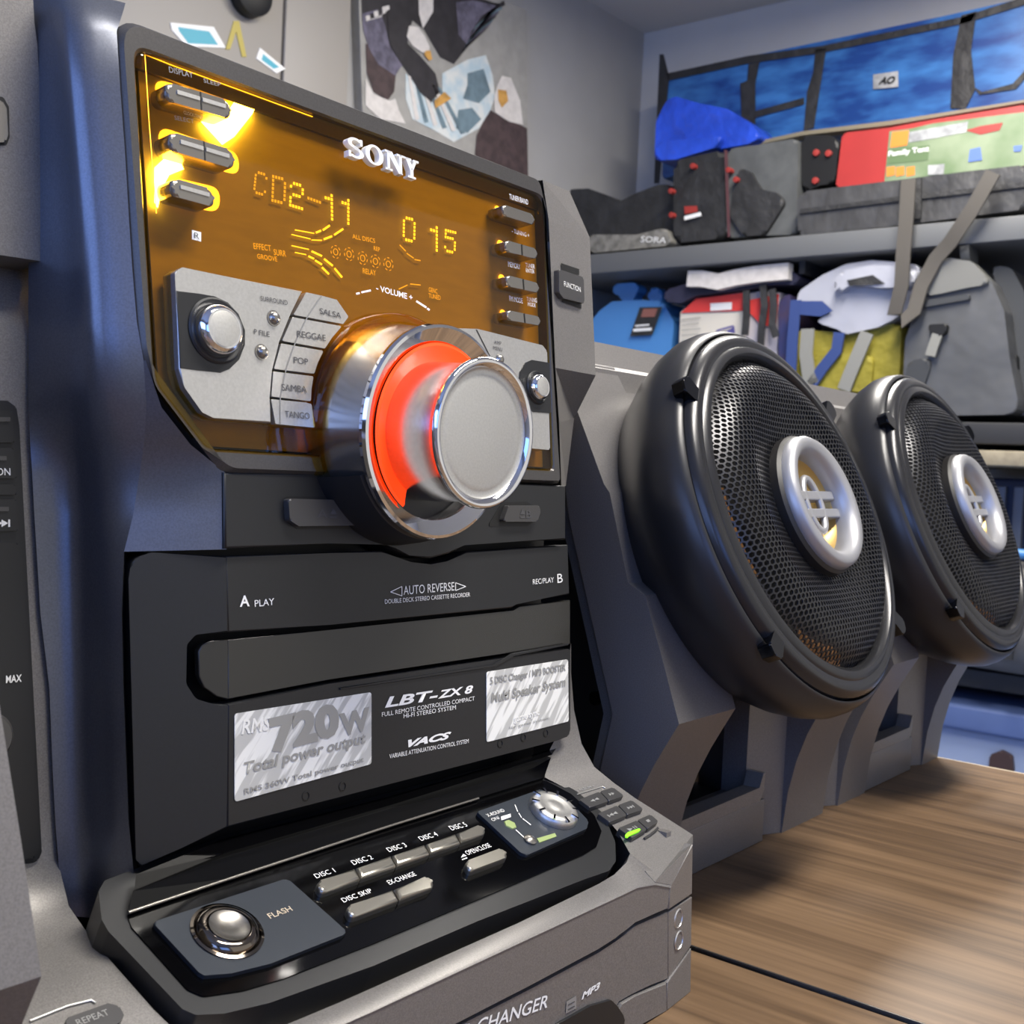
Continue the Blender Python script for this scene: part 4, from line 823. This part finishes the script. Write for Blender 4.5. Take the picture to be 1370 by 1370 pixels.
cp = empty('wall_cupboard', H((330, 200), CY), 'pale grey cupboard with two doors left of the eagle painting', 'cupboard')
cx0, cx1, cx2 = H((60, 0), CY).x, H((380, 45), CY).x, H((468, 60), CY).x
box('cupboard_door', cx0, cx1-.004, YB-.05, YB, .9, 2.40, cupm, cp, .004); box('cupboard_door', cx1+.004, cx2, YB-.05, YB, .9, 2.40, cupm, cp, .004); box('cupboard_back', cx0, cx2, YB-.02, YB, .9, 2.40, black, cp)
teal = M('sticker_teal', (70, 165, 185), .5); yel = M('sticker_yellow', (176, 160, 70), .5); SY = YP(YB-.052)
for q, q2, lab in (([(230, 40), (228, 30), (286, 36), (302, 64), (250, 62)], [(240, 42), (238, 36), (280, 42), (292, 60), (252, 58)], 'white and teal sticker on the pale cupboard door'), ([(343, 78), (348, 64), (382, 92), (370, 98)], [(350, 80), (352, 72), (374, 90), (366, 92)], 'small white and teal triangular sticker beside the cupboard seam')):
    s_ = prism('door_sticker', q, SY, .002, white, None, bev=0); tag(s_, lab, 'sticker'); polys('sticker_print', [q2], SY, teal, s_)
s_ = prism('pennant', [(302, 66), (313, 28), (320, 28), (330, 76), (324, 76), (316, 42), (308, 66)], SY, .002, yel, None, bev=0); tag(s_, 'yellow pointed sticker outline on the pale cupboard door', 'sticker')
hk = lathe('wall_hook', H((330, -6), SY), (0, -1, 0), [(.05, 0), (.05, .03), (.03, .04), (0, .04)], black, None, seg=24); tag(hk, 'dark round hook at the top of the pale cupboard door', 'hook')

# ------------------------------------------------------------------ storage shelf along the right wall
SX = 2.90; shm = M('shelf_grey_steel', (96, 98, 100), .55); shd = M('shelf_dark', (40, 41, 44), .6)
for z0, z1, x0, m_, lab in ((1.582, 1.640, SX, shm, 'grey upper wall shelf holding the long bags and tent carton'), (1.098, 1.150, SX, shd, 'dark middle wall shelf holding the dry bag and cartons'), (.50, .545, SX+.05, shd, 'dark bottom wall shelf under the blue crate')):
    sh = empty('wall_shelf', (3.15, .9, z0), lab, 'shelf', None)
    box('shelf_board', x0, XR-.002, -.5, YB-.02, z0, z1, m_, sh, .003)
    for y in (-.3, .55, 1.4): box('bracket', x0+.05, XR-.002, y-.008, y+.008, z0-.035, z0+.001, shd, sh)
fab = M('black_fabric', (40, 40, 41), .6, noise=.25, nscale=18, bump=.35); fab2 = M('charcoal_nylon', (60, 60, 61), .42, noise=.3, nscale=12, stretch=(1, 1.2, .8), bump=.3); redm = M('red_accent', (150, 48, 42), .5); gripm = M('grey_pocket', (82, 84, 84), .6, noise=.15, nscale=20)
def soft(nm, px, X, depth, mat, parent=None, r=.02, bev=.02, bseg=3): return prism(nm, px, XP(X), depth, mat, parent, r=r, bev=bev, bseg=bseg)
def flat(nm, px, X, mat, parent, o=.002): return polys(nm, [px], XP(X), mat, parent, o=o)
k1 = crop(740, 120, .23358); k2 = crop(1050, 130, .23358); k3 = crop(790, 340, .20438); k4 = crop(1040, 310, .24088)
# upper shelf, from the corner outwards
nb = soft('net_bag', k1((40, 600), (110, 570), (200, 565), (300, 600), (380, 640), (480, 590), (600, 545), (690, 540), (700, 700), (700, 905), (200, 925), (40, 925)), 3.02, .26, fab, r=.03, bev=.05)
tag(nb, 'slumped black mesh bag in the corner of the upper shelf', 'bag')
pk = soft('plastic_pouch', k1((200, 830), (480, 830), (640, 790), (680, 870), (640, 895), (230, 935), (190, 900)), 2.95, .06, M('clear_plastic', (120, 118, 112), .25, noise=.3, nscale=40), r=.02, bev=.012)
tag(pk, 'grey clear plastic pouch lying in front of the black mesh bag', 'pouch'); text('SORA', *k1((500, 872), (645, 880)), 8, XP(2.95), white, pk, o=.003)
tb = empty('tackle_bag', H(k1((850, 870))[0], XP(2.97)), 'black tackle bag with red zip pulls and a small red logo', 'bag')
soft('bag_body', k1((690, 430), (730, 400), (900, 360), (980, 345), (985, 850), (700, 878), (690, 800)), 2.97, .30, fab, tb, .03, .02)
soft('bag_end', k1((985, 350), (1060, 330), (1180, 315), (1350, 285), (1400, 280), (1400, 830), (1200, 835), (990, 850)), 2.98, .30, gripm, tb, .02, .02)
soft('side_pocket', k1((1060, 440), (1130, 470), (1190, 570), (1280, 590), (1330, 640), (1210, 830), (1090, 840), (1010, 720)), 2.965, .05, fab, tb, .02, .015)
flat('piping', k1((980, 345), (1000, 350), (1015, 840), (1000, 845)), 2.955, M('maroon_piping', (84, 50, 54), .6), tb)
for x, y in ((800, 437), (1005, 460), (1047, 515), (675, 580), (678, 718)): lathe('zip_pull', H(k1((x, y))[0], XP(2.955)), (-1, 0, 0), [(.008, -.02), (.008, .003), (0, .005)], redm, tb, seg=12)
polys('bag_logo', [k1((750, 668), (825, 665), (828, 700), (755, 712))], XP(2.965), redm, tb, o=.006); polys('bag_logo', [k1((750, 725), (845, 700), (850, 722), (752, 748))], XP(2.965), white, tb, o=.006)
hb = soft('helmet_bag', k2((95, 235), (130, 220), (270, 218), (315, 260), (300, 360), (290, 490), (200, 505), (110, 545), (95, 470)), 3.0, .22, black, r=.04, bev=.03)
tag(hb, 'glossy black pouch with red tabs beside the red tent bag', 'bag')
for q in ((180, 318), (250, 322), (175, 478)): lathe('red_tab', H(k2(q)[0], XP(2.995)), (-1, 0, 0), [(.009, -.01), (.009, .003), (0, .005)], redm, hb, seg=10)
tn = empty('tent_bag', H(k2((700, 480))[0], XP(3.0)), 'long red tent carton with a green printed label', 'carton')
soft('carton', k2((330, 205), (600, 175), (840, 130), (1390, 42), (1390, 400), (1000, 455), (570, 495), (290, 525)), 3.0, .22, M('tent_red', (160, 44, 42), .5, noise=.06, nscale=10), tn, .01, .006)
gr1 = M('label_green', (98, 120, 84), .5, col2=(132, 146, 118), nscale=9); gr2 = M('label_orange', (222, 130, 50), .5); gr3 = M('label_dark', (90, 112, 76), .5); gr4 = M('label_grey', (128, 130, 132), .5, col2=(176, 178, 178), nscale=30); gr5 = M('label_blue', (84, 112, 178), .5)
flat('label', k2((600, 195), (720, 180), (850, 150), (1390, 82), (1390, 390), (1000, 442), (570, 487)), 3.0, gr1, tn)
flat('label_mark', k2((615, 200), (712, 190), (700, 275), (603, 290)), 3.0, gr2, tn, .003); flat('label_band', k2((590, 300), (830, 275), (820, 360), (585, 385)), 3.0, gr3, tn, .003)
flat('label_band', k2((712, 200), (1050, 140), (1040, 200), (830, 240), (710, 260)), 3.0, gr4, tn, .003); flat('label_mark', k2((1035, 190), (1120, 165), (1250, 145), (1230, 190), (1120, 215)), 3.0, redm, tn, .003)
text('Family Tent', *k2((592, 348), (825, 318)), 9, XP(3.0), white, tn, o=.004, bold=.03)
for x in (608, 662, 722): flat('label_mark', k2((x-25, 402), (x+22, 395), (x+22, 445), (x-25, 455)), 3.0, gr2, tn, .003)
flat('label_mark', k2((820, 390), (915, 382), (910, 440), (820, 446)), 3.0, gr4, tn, .004); flat('label_figure', k2((1060, 300), (1120, 285), (1130, 360), (1050, 372)), 3.0, gr5, tn, .004); flat('label_figure', k2((1310, 280), (1360, 275), (1350, 310), (1312, 312)), 3.0, gr5, tn, .004)
rb = empty('rod_bag', H(k2((700, 760))[0], XP(2.93)), 'long black padded rod bag lying along the upper shelf edge', 'bag')
soft('bag_body', k2((70, 590), (100, 540), (600, 480), (1000, 430), (1390, 385), (1390, 640), (1000, 690), (600, 740), (100, 790), (75, 780)), 2.93, .16, fab2, rb, .02, .03)
ribbon('seam', [H(q, XP(2.927)) for q in k2((90, 655), (600, 590), (1000, 545), (1385, 500))], .012, .006, fab, rb)
ribbon('strap', [H(q, XP(2.922)) for q in k2((720, 470), (720, 640), (715, 700))], .055, .006, fab, rb, side=(0, 1, 0))
tp = soft('blue_tarp_bag', k1((580, 380), (590, 180), (650, 60), (700, 38), (830, 75), (1000, 110), (1130, 190), (1195, 265), (1120, 310), (900, 350), (700, 405), (600, 410)), 3.08, .12, M('blue_tarp', (45, 82, 205), .25, noise=.2, nscale=9, bump=.9), r=.03, bev=.05)
tag(tp, 'crumpled bright blue plastic tarp bag on top of the tackle bag', 'bag')
soft('tarp_fold', k1((590, 300), (800, 280), (970, 260), (930, 330), (700, 400), (590, 405)), 3.05, .05, MATS['blue_tarp'], tp, .02, .02)
fb = empty('fish_bag', H((1100, 170), XP(3.3)), 'large blue fish-print insulated bag with black straps behind the tent carton', 'bag')
camo = M('blue_fish_print', (24, 62, 128), .35, col2=(58, 116, 180), nscale=7, stretch=(1, 1, 3))
soft('bag_body', [(886, 240), (890, 102), (960, 84), (1100, 55), (1260, 22), (1420, -14), (1420, 150), (1060, 185), (1020, 190)], 3.22, .12, camo, fb, .01, .015)
kk = crop(860, 0, .37226)
for q in (((60, 195), (75, 195), (95, 275), (60, 660), (40, 660)), ((380, 230), (420, 222), (405, 300), (405, 450), (355, 430), (350, 300), (375, 290)), ((620, 178), (660, 172), (640, 300), (615, 460), (578, 470), (590, 330), (612, 260)), ((1145, 55), (1200, 40), (1180, 180), (1195, 320), (1160, 390), (1105, 390), (1115, 200)), ((400, 400), (580, 350), (580, 375), (400, 425)), ((1185, 310), (1220, 330), (1330, 300), (1375, 250), (1375, 280), (1340, 320), (1210, 340))): flat('strap', kk(*q), 3.22, fab, fb, .004)
flat('binding', kk((80, 265), (380, 200), (640, 165), (1150, 60), (1380, -15), (1380, 15), (1150, 85), (640, 190), (380, 228), (90, 290)), 3.22, fab, fb, .004)
polys('maker_patch', [kk((828, 268), (918, 255), (918, 312), (828, 320))], XP(3.22), gr4, fb, o=.006); text('AO', *kk((845, 305), (905, 300)), 10, XP(3.22), blackprint, fb, o=.008, bold=.05, shear=.3)
br = prism('wooden_batten', k2((-200, 260), (100, 195), (600, 135), (1390, 10), (1390, 30), (600, 160), (100, 218), (-200, 285)), XP(3.12), .04, M('batten_wood', (128, 120, 100), .6), None, bev=.002); tag(br, 'thin pale wooden batten lying behind the red tent carton', 'batten')
# lower shelf
bl = M('blue_case_plastic', (74, 136, 200), .4)
bc = empty('blue_case', H(k3((250, 700))[0], XP(3.0)), 'light blue plastic case with a top handle and a paper label', 'case')
soft('case_body', k3((-30, 480), (60, 370), (140, 310), (330, 300), (470, 310), (545, 440), (530, 620), (480, 880), (-40, 880)), 3.0, .28, bl, bc, .03, .02)
soft('handle', k3((140, 230), (160, 195), (280, 185), (312, 205), (312, 245), (280, 270), (280, 330), (205, 330), (205, 275), (150, 262)), 3.04, .05, bl, bc, .02, .012); soft('latch', k3((380, 230), (420, 210), (465, 240), (470, 330), (370, 330)), 3.06, .06, bl, bc, .02, .01)
flat('paper_label', k3((322, 348), (470, 345), (405, 530), (258, 538)), 2.995, fab, bc, .006); flat('paper_label', k3((345, 358), (440, 356), (420, 410), (330, 412)), 2.995, M('label_rust', (140, 90, 80), .6), bc, .008); polys('label_line', stroke(k3((292, 470), (385, 462)), 2.2), XP(2.995), white, bc, o=.009); polys('label_line', stroke(k3((280, 498), (400, 490)), 4), XP(2.995), white, bc, o=.009)
vb = empty('appliance_box', H(k3((780, 860))[0], XP(2.97)), 'white and red appliance carton printed with a purple machine', 'box')
soft('carton', k3((570, 850), (585, 380), (700, 290), (1005, 248), (1010, 500), (1000, 880), (570, 900)), 2.97, .25, M('carton_white', (212, 206, 192), .6), vb, 0, .003)
soft('carton_end', k3((1010, 260), (1110, 240), (1240, 250), (1210, 880), (1005, 880)), 2.975, .2, M('carton_grey', (186, 180, 184), .6), vb, 0, .003)
flat('print_band', k3((590, 385), (690, 292), (1003, 252), (1003, 370)), 2.97, M('carton_red', (214, 60, 56), .6), vb, .004); flat('print_band', k3((1040, 300), (1235, 260), (1215, 470), (1120, 470), (1040, 380)), 2.972, MATS['carton_red'], vb, .004)
flat('print_tab', k3((785, 322), (925, 315), (925, 362), (785, 372)), 2.97, white, vb, .006); pur = M('print_purple', (86, 82, 140), .5)
flat('print_machine', k3((730, 610), (760, 560), (850, 530), (930, 480), (960, 560), (975, 650), (870, 660)), 2.97, pur, vb, .006); polys('print_machine', [q for s in (((805, 545), (830, 500), (935, 470), (940, 520)), ) for q in stroke(k3(*s), 2.5)], XP(2.97), pur, vb, o=.008)
flat('print_machine', k3((780, 590), (850, 575), (845, 640), (775, 630)), 2.97, M('print_peach', (224, 160, 140), .5), vb, .008)
for j in range(6): polys('print_lines', stroke(k3((595, 430+j*34), (720-12*(j % 2), 415+j*36)), 1.2), XP(2.97), silp, vb, o=.006)
for q in (((1020, 240), (1022, 400), (1010, 530)), ((1130, 200), (1140, 340), (1120, 480), (1110, 660)), ((1190, 230), (1200, 330), (1190, 470), (1215, 540))): ribbon('cord', [H(p, XP(2.94)) for p in k3(*q)], .02, .006, fab, vb)
gs = soft('folded_chair_bag', k3((480, 270), (500, 230), (640, 190), (700, 150), (850, 180), (1000, 150), (1180, 115), (1320, 110), (1370, 150), (1340, 200), (1200, 200), (1000, 235), (860, 250), (690, 272), (590, 320), (490, 310)), 2.95, .2, M('navy_fabric', (38, 38, 60), .7, noise=.3, nscale=20), r=.01, bev=.015); tag(gs, 'navy folded chair bag lying on top of the appliance carton', 'bag')
ribbon('white_pole', [H(p, XP(2.94)) for p in k3((650, 165), (740, 165), (850, 185), (960, 158), (1100, 135), (1310, 115))], .045, .03, p_white, gs)
rdm = soft('dark_roll', k3((1230, 300), (1300, 260), (1310, 280), (1310, 880), (1230, 880)), 2.96, .2, M('dark_mixed_fabric', (70, 50, 66), .7, col2=(40, 48, 96), nscale=12), r=.02, bev=.02); tag(rdm, 'dark purple and navy rolled fabric between the carton and the cooler bag', 'roll')
ol = M('olive_fabric', (140, 130, 40), .7, noise=.1, nscale=12, bump=.5); slv = M('silver_foil_fabric', (176, 178, 188), .32, .15, noise=.05, nscale=8, bump=.22); navy = M('navy_trim', (46, 66, 120), .6); gst = M('grey_strap', (132, 132, 126), .6)
cb = empty('cooler_bag', H(k4((400, 880))[0], XP(2.95)), 'olive yellow cooler bag with a silver lined lid folded open', 'bag')
soft('bag_body', k4((70, 860), (95, 540), (350, 560), (520, 530), (690, 505), (685, 620), (670, 980), (80, 980)), 2.95, .3, ol, cb, .02, .02)
soft('bag_pocket', k4((190, 690), (400, 670), (530, 690), (520, 890), (200, 880)), 2.935, .04, ol, cb, .02, .012)
soft('foil_lid', k4((100, 420), (120, 330), (250, 240), (380, 180), (520, 158), (680, 170), (790, 185), (785, 310), (740, 420), (640, 490), (560, 530), (380, 570), (330, 540), (200, 500), (300, 450), (300, 430), (150, 380)), 2.93, .22, slv, cb, .02, .03)
soft('lid_roll', k4((300, 300), (350, 220), (520, 185), (680, 190), (785, 215), (745, 310), (560, 310), (420, 290), (380, 310), (340, 340)), 2.90, .05, slv, cb, .02, .02); flat('lid_fold', k4((385, 270), (530, 240), (600, 290), (520, 296), (400, 300)), 2.90, fab, cb, .004)
flat('navy_lining', k4((120, 385), (250, 385), (310, 440), (240, 470), (120, 460)), 2.925, navy, cb, .004)
for q, m in ((((170, 540), (160, 680), (175, 800), (200, 850)), gst), (((345, 560), (330, 660), (250, 760), (190, 850)), navy), (((500, 560), (450, 680), (400, 800), (370, 880)), gst), (((105, 380), (85, 600), (70, 860)), navy)): ribbon('strap', [H(p, XP(2.925)) for p in k4(*q)], .036 if m is gst else .03, .006, m, cb)
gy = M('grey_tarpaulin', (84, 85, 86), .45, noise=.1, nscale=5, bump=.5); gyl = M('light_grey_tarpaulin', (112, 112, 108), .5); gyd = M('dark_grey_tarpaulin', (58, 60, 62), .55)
gb = empty('dry_bag', H(k4((1050, 1030))[0], XP(2.88)), 'large grey roll-top dry bag with a metal clip', 'bag')
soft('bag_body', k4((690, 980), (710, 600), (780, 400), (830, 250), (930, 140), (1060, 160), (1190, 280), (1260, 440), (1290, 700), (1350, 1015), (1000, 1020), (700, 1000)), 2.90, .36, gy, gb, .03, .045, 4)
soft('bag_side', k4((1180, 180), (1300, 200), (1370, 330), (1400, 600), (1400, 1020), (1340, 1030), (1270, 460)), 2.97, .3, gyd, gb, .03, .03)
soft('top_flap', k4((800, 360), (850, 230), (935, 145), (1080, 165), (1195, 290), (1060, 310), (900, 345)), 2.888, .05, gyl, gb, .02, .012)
soft('name_strip', k4((800, 385), (1065, 345), (1070, 375), (810, 420)), 2.89, .01, gyd, gb, .004, .003); soft('pocket', k4((720, 720), (870, 690), (800, 900), (740, 990), (700, 960)), 2.892, .03, gyd, gb, .02, .01)
soft('clip', k4((830, 515), (945, 510), (935, 560), (900, 580), (850, 570)), 2.882, .02, black, gb, .008, .004); ribbon('clip_strap', [H(p, XP(2.885)) for p in k4((890, 570), (865, 640), (850, 690))], .025, .006, gst, gb)
tube('roll_end', [H(p, XP(2.93)) for p in k4((1040, 140), (1090, 130))], .035, gyd, gb, seg=14); soft('buckle', k4((1270, 690), (1330, 680), (1335, 790), (1270, 800)), 2.95, .02, black, gb, .008, .004)
hs = ribbon('webbing_strap', [H(p, XP(x)) for p, x in zip(k4((730, -290), (715, -50), (700, 120), (690, 300), (650, 460), (690, 500), (760, 440), (800, 300), (880, 150), (960, 60), (1080, -120), (1200, -330)), (2.86, 2.86, 2.86, 2.86, 2.865, 2.865, 2.87, 2.875, 2.88, 2.87, 2.86, 2.86))], .036, .006, M('strap_taupe', (78, 74, 68), .6), None, side=(0, 1, .2)); tag(hs, 'taupe webbing strap of the dry bag, looping up in front of the rod bag', 'strap')  # shoulder strap of the dry bag, kept as a separate object
# under the lower shelf
pb = box('storage_plank', 2.86, 3.3, .1, 1.0, 1.046, 1.082, M('plank_tan', (150, 140, 118), .7, noise=.15, nscale=40), None, .003); tag(pb, 'rough tan plank slung under the lower shelf', 'plank')
cr_ = empty('blue_crate', (3.1, .75, .545), 'dark blue ribbed crate standing on the bottom shelf', 'crate')
ccm = M('crate_navy', (36, 46, 74), .5)
box('crate_body', 3.12, 3.385, .15, 1.20, .545, 1.02, ccm, cr_, .01)
for px in (1312, 1336, 1360): 
    y = H((px, 700), XP(3.1)).y; box('crate_rib', 3.10, 3.122, y-.012, y+.012, .56, 1.0, M('rib_grey_%d' % px, (100, 108, 124), .5), cr_, .004)
rl = empty('fabric_roll', (2.96, .72, .545), 'grey rolled canvas lying in front of the blue crate', 'roll')
cyl = tube('roll', [V((2.96, .25, .67)), V((2.955, .6, .68)), V((2.95, .95, .69))], .135, M('grey_canvas', (112, 110, 106), .8, noise=.15, nscale=15), rl, seg=24); ribbon('roll_tie', [V((2.82, .78, .60+.02*k)) for k in range(9)], .04, .008, fab, rl, side=(0, 1, 0))
tube('blue_cord', [V((2.86, .95, .81)), V((2.88, .85, .845)), V((2.9, .75, .84)), V((2.9, .6, .83))], .012, bl, rl, seg=8)
ch = empty('storage_chest', (3.1, .6, 0), 'blue storage chest on the floor beneath the shelf', 'chest')
chm = M('chest_blue', (92, 112, 160), .45, noise=.05, nscale=8); box('chest_body', 2.93, 3.34, .0, 1.5, .0, .40, M('chest_pale', (150, 165, 195), .5), ch, .01); box('chest_lid', 2.90, 3.34, -.02, 1.52, .40, .462, chm, ch, .01)
lc = soft('chest_latch', [(1322, 1035), (1324, 1010), (1340, 1004), (1354, 1012), (1356, 1035)], 2.915, .03, M('latch_brown', (70, 52, 48), .5), ch, .01, .005)
